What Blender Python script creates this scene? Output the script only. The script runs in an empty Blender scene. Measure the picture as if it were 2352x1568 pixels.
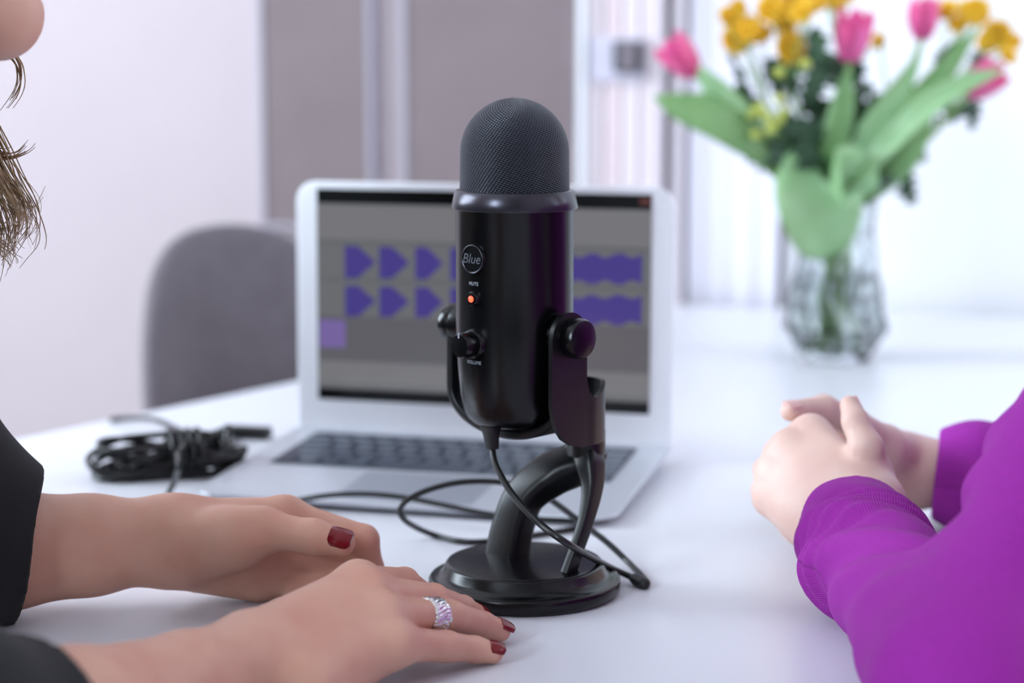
import bpy, math, random
import numpy as np
from mathutils import Vector, Matrix

# ------------------------------------------------------------------ camera
scn = bpy.context.scene
TZ = 0.74                       # table top above the floor
CH = 0.337                      # camera above the table top
FPX, PY_H = 4450.0, 112.0       # focal length in pixels, pixel row of the horizon
TH = math.atan((784 - PY_H) / FPX)
cam_d = bpy.data.cameras.new('camera')
cam_o = bpy.data.objects.new('camera', cam_d)
scn.collection.objects.link(cam_o)
cam_o.location = (0, 0, TZ + CH)
cam_o.rotation_euler = (math.pi / 2 - TH, 0, 0)
cam_d.sensor_width = 36.0
cam_d.lens = 36.0 * FPX / 2352.0
cam_d.clip_start = 0.05
cam_d.dof.use_dof = True
cam_d.dof.focus_distance = 1.12
cam_d.dof.aperture_fstop = 4.0
scn.camera = cam_o
scn.view_settings.view_transform = 'Standard'
scn.view_settings.look = 'None'
scn.view_settings.gamma = 1.0
scn.view_settings.use_curve_mapping = False
scn.view_settings.exposure = -0.32
scn.cycles.use_denoising = True
scn.cycles.max_bounces = 7
scn.cycles.diffuse_bounces = 3
scn.cycles.glossy_bounces = 2
scn.cycles.adaptive_threshold = 0.15
scn.cycles.adaptive_min_samples = 20
scn.cycles.transmission_bounces = 6
scn.cycles.sample_clamp_indirect = 6.0

# ------------------------------------------------------------------ world and window light
wd = bpy.data.worlds.new('world'); scn.world = wd
wd.use_nodes = True
wd.node_tree.nodes['Background'].inputs[0].default_value = (0.80, 0.88, 1.0, 1)
wd.node_tree.nodes['Background'].inputs[1].default_value = 1.0

# the room is turned 16 degrees to the camera: E1 runs along the back wall, E2 comes out of it
E1 = np.array([0.961, -0.276, 0.0]); E1 /= np.linalg.norm(E1)
E2 = np.array([E1[1], -E1[0], 0.0])
RO = np.array([0.236, 2.612, 0.0])
def RM(e1, e2, z): return RO + E1 * e1 + E2 * e2 + np.array([0, 0, z])
ROOM_L, ROOM_R, ROOM_D, ROOM_H = -2.6, 1.75, 4.6, 3.2
WIN = (-1.52, -0.74, 1.15, 3.00)       # rear window: e1 from, to, z from, to
WIN2 = (0.75, 2.3, 0.95, 2.90)           # left wall window: e2 from, to, z from, to
WIN3 = (0.15, 1.35, 0.75, 2.3)        # right wall window, near the back wall

def area_light(name, centre, direction, sx, sy, watts, col):
    d = bpy.data.lights.new(name, 'AREA'); d.shape = 'RECTANGLE'
    d.size, d.size_y, d.energy, d.color = sx, sy, watts, col
    o = bpy.data.objects.new(name, d); scn.collection.objects.link(o)
    o.location = centre
    o.rotation_euler = Vector(direction).to_track_quat('-Z', 'Z').to_euler()
    return o
area_light('window_daylight', RM((WIN[0] + WIN[1]) / 2, ROOM_D + 0.02, (WIN[2] + WIN[3]) / 2), -E2,
           WIN[1] - WIN[0], WIN[3] - WIN[2], 165, (0.74, 0.87, 1.0))
area_light('left_window_daylight', RM(ROOM_L - 0.02, (WIN2[0] + WIN2[1]) / 2, (WIN2[2] + WIN2[3]) / 2), E1,
           WIN2[1] - WIN2[0], WIN2[3] - WIN2[2], 200, (0.76, 0.88, 1.0))
area_light('right_window_daylight', RM(ROOM_R + 0.02, (WIN3[0] + WIN3[1]) / 2, (WIN3[2] + WIN3[3]) / 2), -E1,
           WIN3[1] - WIN3[0], WIN3[3] - WIN3[2], 30, (0.76, 0.88, 1.0))

# ------------------------------------------------------------------ pixel helpers (points of the place measured in the photograph)
F_ = np.array([0, math.cos(TH), -math.sin(TH)]); U_ = np.array([0, math.sin(TH), math.cos(TH)])
def ray(px, py): return F_ + np.array([1.0, 0, 0]) * (px - 1176) / FPX - U_ * (py - 784) / FPX
CAM = np.array([0, 0, TZ + CH])
def Z(px, py, z=0.0):
    r = ray(px, py); return CAM + r * ((z - CH) / r[2])          # at height z over the table
def D(px, py, Y):
    r = ray(px, py); return CAM + r * (Y / r[1])                 # at distance Y
def WALL(px, py, off=0.0):
    r = ray(px, py); t = np.dot(RO + E2 * off - CAM, E2) / np.dot(r, E2); return CAM + r * t
def A(*v): return np.array(v, dtype=float)
def nrm(v): v = np.asarray(v, float); return v / (np.linalg.norm(v) + 1e-12)

# ------------------------------------------------------------------ materials
def lin(c):
    c = np.asarray(c, float) / 255.0
    return tuple(np.where(c <= 0.04045, c / 12.92, ((c + 0.055) / 1.055) ** 2.4))
def mat(name, rgb, rough=0.5, metal=0.0, spec=0.5, var=0.0, vscale=20.0, bump=0.0, bscale=200.0, bdist=0.001,
        coat=0.0, sss=0.0, sheen=0.0, trans=0.0, ior=1.5, rgb2=None, rvar=0.0):
    m = bpy.data.materials.new(name); m.use_nodes = True
    nt = m.node_tree; b = nt.nodes['Principled BSDF']
    c = lin(rgb)
    b.inputs['Roughness'].default_value = rough
    b.inputs['Metallic'].default_value = metal
    b.inputs['Specular IOR Level'].default_value = spec
    b.inputs['IOR'].default_value = ior
    b.inputs['Coat Weight'].default_value = coat
    b.inputs['Coat Roughness'].default_value = 0.05
    b.inputs['Transmission Weight'].default_value = trans
    b.inputs['Sheen Weight'].default_value = sheen
    if sss:
        b.inputs['Subsurface Weight'].default_value = sss
        b.inputs['Subsurface Radius'].default_value = (1.0, 0.35, 0.2)
        b.inputs['Subsurface Scale'].default_value = 0.006
    tc = nt.nodes.new('ShaderNodeTexCoord')
    n = nt.nodes.new('ShaderNodeTexNoise'); n.inputs['Scale'].default_value = vscale; n.inputs['Detail'].default_value = 2
    nt.links.new(tc.outputs['Object'], n.inputs['Vector'])
    r = nt.nodes.new('ShaderNodeValToRGB')
    c2 = lin(rgb2) if rgb2 is not None else tuple(x * (1 - var) for x in c)
    c1 = c if rgb2 is not None else tuple(min(1, x * (1 + var)) for x in c)
    r.color_ramp.elements[0].position = 0.3; r.color_ramp.elements[1].position = 0.7
    r.color_ramp.elements[0].color = (*c2, 1); r.color_ramp.elements[1].color = (*c1, 1)
    nt.links.new(n.outputs['Fac'], r.inputs['Fac']); nt.links.new(r.outputs['Color'], b.inputs['Base Color'])
    if bump:
        n2 = nt.nodes.new('ShaderNodeTexNoise'); n2.inputs['Scale'].default_value = bscale; n2.inputs['Detail'].default_value = 1
        nt.links.new(tc.outputs['Object'], n2.inputs['Vector'])
        bp = nt.nodes.new('ShaderNodeBump'); bp.inputs['Strength'].default_value = bump; bp.inputs['Distance'].default_value = bdist
        nt.links.new(n2.outputs['Fac'], bp.inputs['Height']); nt.links.new(bp.outputs['Normal'], b.inputs['Normal'])
    return m
def emit(name, rgb, s=1.0, base=(10, 10, 10), rough=0.15):
    m = mat(name, base, rough); b = m.node_tree.nodes['Principled BSDF']
    b.inputs['Emission Color'].default_value = (*lin(rgb), 1); b.inputs['Emission Strength'].default_value = s
    return m
def N(m): return m.node_tree, m.node_tree.nodes['Principled BSDF']
def math_node(nt, op, a, b=None, c=None):
    n = nt.nodes.new('ShaderNodeMath'); n.operation = op
    for i, v in enumerate((a, b, c)):
        if v is None: continue
        if isinstance(v, (int, float)): n.inputs[i].default_value = v
        else: nt.links.new(v, n.inputs[i])
    return n.outputs[0]

# ------------------------------------------------------------------ object helpers
COL = scn.collection
WO = {}                                               # world origin of each object
def tag(o, label=None, cat=None, group=None, kind=None):
    if label: o['label'] = label
    if cat: o['category'] = cat
    if group: o['group'] = group
    if kind: o['kind'] = kind
    return o
def thing(name, loc, label, cat, group=None):
    o = bpy.data.objects.new(name, None); COL.objects.link(o)
    o.empty_display_size = 0.02
    o.location = tuple(loc); WO[o.name] = np.array(loc, float)
    return tag(o, label, cat, group)
def mesh(name, verts, faces, m, parent=None, origin=None, smooth=True, sharp=None, attrs=None):
    verts = np.asarray(verts, float).reshape(-1, 3)
    if parent is not None: org = WO[parent.name]
    elif origin is not None: org = np.asarray(origin, float)
    else: org = A((verts[:, 0].min() + verts[:, 0].max()) / 2, (verts[:, 1].min() + verts[:, 1].max()) / 2, verts[:, 2].min())
    me = bpy.data.meshes.new(name)
    f = [tuple(int(i) for i in q) for q in faces] if not isinstance(faces, np.ndarray) else faces.tolist()
    me.from_pydata((verts - org).tolist(), [], f)
    me.materials.append(m)
    if smooth:
        me.polygons.foreach_set('use_smooth', np.ones(len(me.polygons), bool))
    for k, v in (attrs or {}).items():
        a = me.attributes.new(k, 'FLOAT', 'POINT'); a.data.foreach_set('value', np.asarray(v, np.float32))
    me.update()
    o = bpy.data.objects.new(name, me); COL.objects.link(o)
    if parent is not None: o.parent = parent
    else: o.location = tuple(org)
    WO[o.name] = org
    if sharp is not None and smooth:
        try: me.set_sharp_from_angle(angle=math.radians(sharp))
        except Exception: pass
    return o
def bevel(o, w, seg=2):
    md = o.modifiers.new('bevel', 'BEVEL'); md.width = w; md.segments = seg; md.limit_method = 'ANGLE'; md.angle_limit = math.radians(35)
    return o
class MB:                                              # collects shapes for ONE mesh
    def __init__(s): s.v = []; s.f = []
    def add(s, v, f):
        o = len(s.v); s.v += [tuple(map(float, p)) for p in v]; s.f += [tuple(i + o for i in q) for q in f]; return s
    def box(s, c, ax, ay, az, hx, hy, hz):
        c = np.asarray(c, float); P = []
        for dz in (-1, 1):
            for dx, dy in ((-1, -1), (1, -1), (1, 1), (-1, 1)):
                P.append(c + np.asarray(ax) * hx * dx + np.asarray(ay) * hy * dy + np.asarray(az) * hz * dz)
        return s.add(P, [(3, 2, 1, 0), (4, 5, 6, 7), (0, 1, 5, 4), (1, 2, 6, 5), (2, 3, 7, 6), (3, 0, 4, 7)])
    def prism(s, poly, z0, z1):                        # horizontal polygon
        n = len(poly); P = [(*p[:2], z0) for p in poly] + [(*p[:2], z1) for p in poly]
        f = [tuple(range(n))[::-1], tuple(range(n, 2 * n))] + [(i, (i + 1) % n, n + (i + 1) % n, n + i) for i in range(n)]
        return s.add(P, f)
    def lathe(s, c, prof, seg=64, axis=(0, 0, 1), cap=True):
        ax = nrm(axis); u = nrm(np.cross(ax, (0, 0, 1) if abs(ax[2]) < 0.9 else (1, 0, 0))); w = np.cross(ax, u)
        if abs(ax[2]) > 0.9: u, w = A(1, 0, 0), A(0, 1, 0) * np.sign(ax[2])
        P = []; 
        for r, h in prof:
            for k in range(seg):
                t = 2 * math.pi * k / seg
                P.append(np.asarray(c) + ax * h + (u * math.cos(t) + w * math.sin(t)) * r)
        f = []
        for i in range(len(prof) - 1):
            for k in range(seg):
                a, b = i * seg + k, i * seg + (k + 1) % seg
                f.append((a, b, b + seg, a + seg))
        if cap:
            f.append(tuple(range(seg))[::-1]); f.append(tuple(range((len(prof) - 1) * seg, len(prof) * seg)))
        return s.add(P, f)
    def tube(s, path, rad, seg=10, cap=True, flat=None):
        path = np.asarray(path, float); n = len(path)
        rad = np.full(n, rad) if np.isscalar(rad) else np.asarray(rad, float)
        T = np.gradient(path, axis=0); T /= np.linalg.norm(T, axis=1)[:, None] + 1e-12
        u = np.cross(T[0], (0, 0, 1)); 
        if np.linalg.norm(u) < 1e-3: u = np.cross(T[0], (1, 0, 0))
        u = nrm(u); P = []
        for i in range(n):
            u = nrm(u - T[i] * np.dot(u, T[i])); w = np.cross(T[i], u)
            for k in range(seg):
                t = 2 * math.pi * k / seg
                P.append(path[i] + (u * math.cos(t) + w * math.sin(t)) * rad[i])
        f = [(i * seg + k, i * seg + (k + 1) % seg, (i + 1) * seg + (k + 1) % seg, (i + 1) * seg + k) for i in range(n - 1) for k in range(seg)]
        if cap: f.append(tuple(range(seg))[::-1]); f.append(tuple(range((n - 1) * seg, n * seg)))
        return s.add(P, f)
    def sweep(s, path, frames, secs, cap=True):        # secs: per point list of (a,b) in the frame (u,w)
        n = len(path); m = len(secs[0]); P = []
        for i in range(n):
            u, w = frames[i]
            for a, b in secs[i]: P.append(np.asarray(path[i]) + np.asarray(u) * a + np.asarray(w) * b)
        f = [(i * m + k, i * m + (k + 1) % m, (i + 1) * m + (k + 1) % m, (i + 1) * m + k) for i in range(n - 1) for k in range(m)]
        if cap: f.append(tuple(range(m))[::-1]); f.append(tuple(range((n - 1) * m, n * m)))
        return s.add(P, f)
    def obj(s, name, m, parent=None, **k): return mesh(name, s.v, s.f, m, parent, **k)
def spline(pts, n=40, closed=False):                   # Catmull-Rom through the points
    p = np.asarray(pts, float)
    if closed: q = np.vstack([p[-1], p, p[0], p[1]])
    else: q = np.vstack([2 * p[0] - p[1], p, 2 * p[-1] - p[-2]])
    segs = len(q) - 3; out = []
    for t in np.linspace(0, segs, n, endpoint=not closed):
        i = min(int(t), segs - 1); u = t - i
        a, b, c, d = q[i:i + 4]
        out.append(0.5 * ((2 * b) + (-a + c) * u + (2 * a - 5 * b + 4 * c - d) * u * u + (-a + 3 * b - 3 * c + d) * u ** 3))
    return np.array(out)
def rrect(w, h, r, n=4):                               # rounded rectangle section, half sizes w, h
    out = []
    for cx, cy, a0 in ((w - r, h - r, 0), (-w + r, h - r, 90), (-w + r, -h + r, 180), (w - r, -h + r, 270)):
        for k in range(n + 1):
            t = math.radians(a0 + 90 * k / n); out.append((cx + r * math.cos(t), cy + r * math.sin(t)))
    return out
def text_mesh(txt, size):                              # flat letters, centred, as verts and faces
    cu = bpy.data.curves.new('t', 'FONT'); cu.body = txt; cu.size = size; cu.align_x = 'CENTER'; cu.align_y = 'CENTER'
    cu.resolution_u = 3
    o = bpy.data.objects.new('t', cu); COL.objects.link(o)
    dg = bpy.context.evaluated_depsgraph_get(); me = bpy.data.meshes.new_from_object(o.evaluated_get(dg))
    v = np.array([x.co[:] for x in me.vertices]); f = [tuple(p.vertices) for p in me.polygons]
    bpy.data.objects.remove(o); bpy.data.curves.remove(cu); bpy.data.meshes.remove(me)
    return v, f

# ------------------------------------------------------------------ smooth bodies: blended round cones meshed with surface nets
def smin(a, b, k):
    h = np.clip(0.5 + 0.5 * (b - a) / k, 0, 1); return b * (1 - h) + a * h - k * h * (1 - h)
class RC:                                              # round cone, optionally flattened along a direction
    def __init__(s, a, b, ra, rb, flat=None):
        s.a = np.asarray(a, float); s.b = np.asarray(b, float); s.ra, s.rb, s.flat = ra, rb, flat
    def box(s):
        r = max(s.ra, s.rb) * (1.0 if s.flat is None else max(1.0, s.flat[1]))
        return np.minimum(s.a, s.b) - r, np.maximum(s.a, s.b) + r
    def ev(s, x, y, z):
        ba = s.b - s.a; L = float(ba @ ba) + 1e-12
        px, py, pz = x - s.a[0], y - s.a[1], z - s.a[2]
        t = np.clip((px * ba[0] + py * ba[1] + pz * ba[2]) / L, 0, 1)
        qx, qy, qz = px - ba[0] * t, py - ba[1] * t, pz - ba[2] * t
        r = s.ra + (s.rb - s.ra) * t
        if s.flat is not None:
            n, k = s.flat
            q = qx * n[0] + qy * n[1] + qz * n[2]; q2 = q * (1.0 / k - 1.0)
            qx, qy, qz = qx + n[0] * q2, qy + n[1] * q2, qz + n[2] * q2
        return np.sqrt(qx * qx + qy * qy + qz * qz) - r
class UN:                                              # smooth union
    def __init__(s, k, kids): s.k, s.kids = k, kids
    def box(s):
        bs = [c.box() for c in s.kids]; return np.min([b[0] for b in bs], 0), np.max([b[1] for b in bs], 0)
    def ev(s, x, y, z):
        d = None
        for c in s.kids:
            e = c.ev(x, y, z); d = e if d is None else smin(d, e, s.k)
        return d
def chain(pts, rads, k=0.003, flat=None): return UN(k, [RC(pts[i], pts[i + 1], rads[i], rads[i + 1], flat) for i in range(len(pts) - 1)])
class CUT:                                             # shallow grooves carved out of a body
    def __init__(s, k, body, cuts): s.k, s.body, s.cuts = k, body, cuts
    def box(s): return s.body.box()
    def ev(s, x, y, z):
        d = s.body.ev(x, y, z)
        for c in s.cuts: d = -smin(-d, c.ev(x, y, z), s.k)
        return d
def field(node, xs, ys, zs, pad=0.014):
    if isinstance(node, UN):
        d = None
        for c in node.kids:
            e = field(c, xs, ys, zs, pad); d = e if d is None else smin(d, e, node.k)
        return d
    if isinstance(node, CUT):
        d = field(node.body, xs, ys, zs, pad)
        for c in node.cuts: d = -smin(-d, field(c, xs, ys, zs, pad), node.k)
        return d
    out = np.full((len(xs), len(ys), len(zs)), 0.05, np.float32)
    lo, hi = node.box(); sl = []
    for ax, l, h in ((xs, lo[0], hi[0]), (ys, lo[1], hi[1]), (zs, lo[2], hi[2])):
        i0, i1 = np.searchsorted(ax, l - pad), np.searchsorted(ax, h + pad)
        if i1 <= i0: return out
        sl.append(slice(i0, i1))
    out[sl[0], sl[1], sl[2]] = node.ev(xs[sl[0]][:, None, None].astype(np.float32), ys[sl[1]][None, :, None].astype(np.float32), zs[sl[2]][None, None, :].astype(np.float32))
    return out
def nets(V, org, vox):
    S = V < 0; shp = np.array(V.shape) - 1; acc = np.zeros((int(np.prod(shp)), 4)); quads = []
    st = np.array([shp[1] * shp[2], shp[2], 1])
    for ax in range(3):
        s0 = [slice(None)] * 3; s1 = [slice(None)] * 3; s0[ax] = slice(0, -1); s1[ax] = slice(1, None)
        s0, s1 = tuple(s0), tuple(s1)
        idx = np.argwhere(S[s0] != S[s1]); v0 = V[s0][tuple(idx.T)]; v1 = V[s1][tuple(idx.T)]
        t = v0 / (v0 - v1); P = idx.astype(float); P[:, ax] += t
        o1, o2 = [a for a in range(3) if a != ax]
        ok = (idx[:, o1] > 0) & (idx[:, o1] < shp[o1]) & (idx[:, o2] > 0) & (idx[:, o2] < shp[o2])
        idx, P, v0 = idx[ok], P[ok], v0[ok]; c = []
        for d1, d2 in ((-1, -1), (0, -1), (0, 0), (-1, 0)):
            q = idx.copy(); q[:, o1] += d1; q[:, o2] += d2; fl = q @ st; c.append(fl)
            for k in range(3): acc[:, k] += np.bincount(fl, P[:, k], len(acc))
            acc[:, 3] += np.bincount(fl, minlength=len(acc))
        Q = np.stack(c, 1); flip = (v0 < 0) if ax != 1 else (v0 >= 0)
        Q[~flip] = Q[~flip][:, ::-1]; quads.append(Q)
    Q = np.vstack(quads); used, inv = np.unique(Q, return_inverse=True)
    return acc[used, :3] / acc[used, 3:4] * vox + org, inv.reshape(-1, 4)
def relax(v, q, it=4, lam=0.5):
    e = np.vstack([q[:, [0, 1]], q[:, [1, 2]], q[:, [2, 3]], q[:, [3, 0]]]); n = len(v)
    deg = np.bincount(e[:, 0], minlength=n) + np.bincount(e[:, 1], minlength=n)
    for i in range(it * 2):
        s = np.stack([np.bincount(e[:, 0], v[e[:, 1], k], n) + np.bincount(e[:, 1], v[e[:, 0], k], n) for k in range(3)], 1)
        v = v + (lam if i % 2 == 0 else -lam * 1.04) * (s / deg[:, None] - v)
    return v
def body(node, vox, it=4, clip=None, pad=0.014):
    lo, hi = node.box(); lo = lo - 3 * vox; hi = hi + 3 * vox
    xs, ys, zs = [np.arange(lo[k], hi[k] + vox, vox) for k in range(3)]
    V = field(node, xs, ys, zs, pad)
    if clip is not None: V = np.maximum(V, clip(xs[:, None, None], ys[None, :, None], zs[None, None, :]))
    v, q = nets(V, lo, vox)
    return relax(v, q, it), q
def normals(v, q):
    n = np.cross(v[q[:, 2]] - v[q[:, 0]], v[q[:, 3]] - v[q[:, 1]]); out = np.zeros_like(v)
    for k in range(4):
        for a in range(3): out[:, a] += np.bincount(q[:, k], n[:, a], len(v))
    return out / (np.linalg.norm(out, axis=1)[:, None] + 1e-12)
def merge(parts):
    v = []; q = []; o = 0
    for a, b in parts: v.append(a); q.append(np.asarray(b) + o); o += len(a)
    return np.vstack(v), np.vstack(q)

# ================================================================== the room
M_wall = mat('wall_paint', (200, 186, 190), 0.85, var=0.015, vscale=3, bump=0.05, bscale=300)
M_wall_dim = mat('wall_paint_low_bounce', (122, 116, 113), 0.85, var=0.015, vscale=3, bump=0.05, bscale=300)  # unseen walls given a darker copy of the paint to cut bounced light
M_ceil = mat('ceiling_paint', (214, 211, 210), 0.9, var=0.01)
M_floor = mat('oak_floor', (104, 86, 70), 0.45, var=0.15, vscale=6)
M_white = mat('white_lacquer', (236, 236, 240), 0.4, var=0.01)
M_frame = mat('window_frame_white', (235, 235, 235), 0.4, var=0.01)
def struct(o): return tag(o, kind='structure')
def slab(name, e1a, e1b, e2a, e2b, z0, z1, m, parent=None):
    b = MB().box(RM((e1a + e1b) / 2, (e2a + e2b) / 2, (z0 + z1) / 2), E1, E2, (0, 0, 1), (e1b - e1a) / 2, (e2b - e2a) / 2, (z1 - z0) / 2)
    o = b.obj(name, m, parent, smooth=False)
    return o if parent else struct(o)
slab('floor', ROOM_L, ROOM_R, 0, ROOM_D, -0.1, 0.0, M_floor)
slab('ceiling', ROOM_L, ROOM_R, 0, ROOM_D, ROOM_H, ROOM_H + 0.1, M_ceil)
slab('wall_back', ROOM_L - 0.12, ROOM_R + 0.12, -0.12, 0, -0.1, ROOM_H + 0.1, M_wall)
def holed(name, kind, win, m):
    b = MB(); a0, a1, z0, z1 = win; up = (0, 0, 1)
    lo, hi = (ROOM_L, ROOM_R) if kind == 'rear' else (0, ROOM_D)
    def piece(p, q, za, zb):
        if kind == 'rear': c = RM((p + q) / 2, ROOM_D + 0.06, (za + zb) / 2); b.box(c, E1, E2, up, (q - p) / 2, 0.06, (zb - za) / 2)
        else: c = RM(ROOM_L - 0.06 if kind == 'left' else ROOM_R + 0.06, (p + q) / 2, (za + zb) / 2); b.box(c, E2, E1, up, (q - p) / 2, 0.06, (zb - za) / 2)
    piece(lo, a0, -0.1, ROOM_H + 0.1); piece(a1, hi, -0.1, ROOM_H + 0.1); piece(a0, a1, -0.1, z0); piece(a0, a1, z1, ROOM_H + 0.1)
    return struct(b.obj(name, m, smooth=False))
holed('wall_rear', 'rear', WIN, M_wall_dim)
holed('wall_left', 'left', WIN2, M_wall_dim)
holed('wall_right', 'right', WIN3, M_wall)
def window(name, kind, win):
    a0, a1, z0, z1 = win; b = MB(); up = (0, 0, 1)
    def bar(p, q, za, zb):
        if kind == 'rear': b.box(RM((p + q) / 2, ROOM_D - 0.02, (za + zb) / 2), E1, E2, up, (q - p) / 2, 0.025, (zb - za) / 2)
        else: b.box(RM(ROOM_L + 0.02 if kind == 'left' else ROOM_R - 0.02, (p + q) / 2, (za + zb) / 2), E2, E1, up, (q - p) / 2, 0.025, (zb - za) / 2)
    w = 0.04
    bar(a0, a0 + w, z0, z1); bar(a1 - w, a1, z0, z1); bar(a0, a1, z0, z0 + w); bar(a0, a1, z1 - w, z1)
    struct(b.obj(name, M_frame, smooth=False))
window('window_1', 'rear', WIN)
window('window_2', 'left', WIN2)
window('window_3', 'right', WIN3)

# two taupe felt boards on the back wall with the wall showing between them
M_felt = mat('taupe_felt', (132, 118, 120), 0.95, var=0.05, vscale=9, bump=0.3, bscale=900, bdist=0.0006, sheen=0.2)
M_boardedge = mat('board_edge', (176, 170, 182), 0.6)
def on_wall(px): return float(np.dot(WALL(px, 300) - RO, E1))
def wz(px, py): return float(WALL(px, py)[2])
zb, ztop = wz(640, 520), 1.95
for xa, xb, lab in ((612, 868, 'narrow taupe felt board on the pale wall, left of the white gap'),
                    (936, 1345, 'wide taupe felt board on the pale wall behind the microphone')):
    ea, eb = on_wall(xa), on_wall(xb)
    t = thing('felt_board', RM((ea + eb) / 2, 0, zb), lab, 'wall board', 'taupe felt boards')
    slab('felt_panel', ea + 0.004, eb - 0.004, 0.0, 0.022, zb + 0.004, ztop - 0.004, M_felt, t)
    fr = MB()
    for p, q, za, zc in ((ea, ea + 0.006, zb, ztop), (eb - 0.006, eb, zb, ztop), (ea, eb, zb, zb + 0.006), (ea, eb, ztop - 0.006, ztop)):
        fr.box(RM((p + q) / 2, 0.0125, (za + zc) / 2), E1, E2, (0, 0, 1), (q - p) / 2, 0.0125, (zc - za) / 2)
    fr.obj('edge_strip', M_boardedge, t, smooth=False)

# white panelled door with casing, beside the boards
M_door = mat('door_white_pink', (232, 218, 222), 0.5, var=0.02, vscale=2)
M_case = mat('casing_grey', (208, 197, 204), 0.5, var=0.02)
d0, d1 = on_wall(1362), on_wall(1522)
dr = struct(slab('door_1', d0, d1, 0.0, 0.03, 0.0, 2.05, M_door))
for k in range(4):
    p = d0 + (d1 - d0) * (k + 0.08) / 4; q = d0 + (d1 - d0) * (k + 0.92) / 4
    slab('door_plank', p, q, 0.03, 0.038, 0.05, 2.0, M_door if k != 1 else mat('door_plank_pink', (226, 206, 210), 0.5), dr)
for i, (a, b_, z) in enumerate(((1346, 1362, 2.09), (1524, 1540, 2.09), (1562, 1582, 2.09))):
    struct(slab('trim_%d' % (i + 1), on_wall(a), on_wall(b_), 0.0, 0.05, 0.0, z, M_case if i else M_white))

# added pale sheet: paints the brighter light on the back wall's right end
M_wall_lit = mat('wall_lit_white', (244, 244, 248), 0.7, var=0.01)
struct(slab('wall_lit_end', on_wall(1812), ROOM_R, 0.0, 0.012, 0.0, ROOM_H, M_wall_lit))

# sheer curtain hanging right of the door
M_curt = mat('sheer_curtain', (240, 236, 246), 0.9, var=0.03, vscale=4, sheen=0.2)
cu = MB(); c0, c1 = on_wall(1592), on_wall(1800); NV = 140
top, bot = [], []
for k in range(NV + 1):
    u = k / NV; e = c0 + (c1 - c0) * u
    off = 0.026 + 0.0018 * math.sin(u * 2 * math.pi * 3.2 + 0.8)
    top.append((e, off * 0.8)); bot.append((e, off))
P = [RM(e, o, 2.4) for e, o in top] + [RM(e, o, 1.2) for e, o in bot] + [RM(e, o, 0.03) for e, o in bot]
cu.add(P, [(r * (NV + 1) + k, r * (NV + 1) + k + 1, (r + 1) * (NV + 1) + k + 1, (r + 1) * (NV + 1) + k) for r in range(2) for k in range(NV)])
t = thing('curtain', RM((c0 + c1) / 2, 0.03, 0.03), 'pale sheer curtain with soft vertical folds behind the flowers', 'curtain')
co = cu.obj('curtain_cloth', M_curt, t)
md = co.modifiers.new('thick', 'SOLIDIFY'); md.thickness = 0.002
MB().tube([RM(c0 - 0.05, 0.03, 2.42), RM(c1 + 0.05, 0.03, 2.42)], 0.012).obj('curtain_rod', M_case, t)
MB().box(RM(c0 - 0.03, 0.015, 2.42), E1, E2, (0, 0, 1), 0.01, 0.015, 0.015).obj('rod_bracket', M_case, t, smooth=False)

# dark wall switch on its pale plate
p0, p1 = WALL(1380, 180, 0.045), WALL(1478, 84, 0.045)
ea, eb = np.dot(p0 - RO, E1), np.dot(p1 - RO, E1)
t = thing('wall_switch', RM((ea + eb) / 2, 0.038, p0[2]), 'small dark grey switch on a pale plate, upper middle', 'switch')
M_dark = mat('switch_dark', (52, 52, 60), 0.4); M_mid = mat('switch_mid', (118, 106, 114), 0.5); M_plate = mat('switch_plate', (206, 200, 216), 0.5)
def onw(name, ax, bx, ay, by, o0, o1, m):
    a = WALL(ax, by, o1); b = WALL(bx, ay, o1)
    x0, x1 = np.dot(a - RO, E1), np.dot(b - RO, E1)
    return slab(name, x0, x1, o0, o1, a[2], b[2], m, t)
onw('plate', 1352, 1480, 84, 186, 0.037, 0.045, M_plate)
onw('switch_body', 1408, 1472, 94, 166, 0.045, 0.058, M_dark)
onw('rocker', 1424, 1458, 98, 160, 0.058, 0.064, M_mid)

# ================================================================== table
M_table = mat('table_white_laminate', (226, 226, 232), 0.32, var=0.012, vscale=3, bump=0.02, bscale=500)
M_tedge = mat('table_edge_band', (222, 220, 226), 0.45)
outline = [tuple(RM(-0.012, 0.048, 0)[:2]), tuple(RM(0.72, 0.048, 0)[:2]), (0.70, 1.98), (0.50, 1.62), (0.37, 1.40), (0.345, 0.80), (0.33, 0.52), (-0.33, 0.52),
           (-0.35, 0.85), (-0.37, 1.20), (-0.40, 1.42), (-0.475, 1.605)]
t_table = thing('table', A(0, 1.4, 0), 'white table with a matte laminate top under the microphone and laptop', 'table')
o = MB().prism(outline[::-1], TZ - 0.028, TZ).obj('tabletop', M_table, t_table, smooth=False); bevel(o, 0.002)
for x, y in ((-0.22, 0.7), (0.22, 0.7), (-0.28, 1.52), (0.30, 2.3)):
    MB().lathe(A(x, y, 0), [(0.02, 0), (0.024, 0.01), (0.024, TZ - 0.03)], 20).obj('leg', M_white, t_table, sharp=40)

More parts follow.
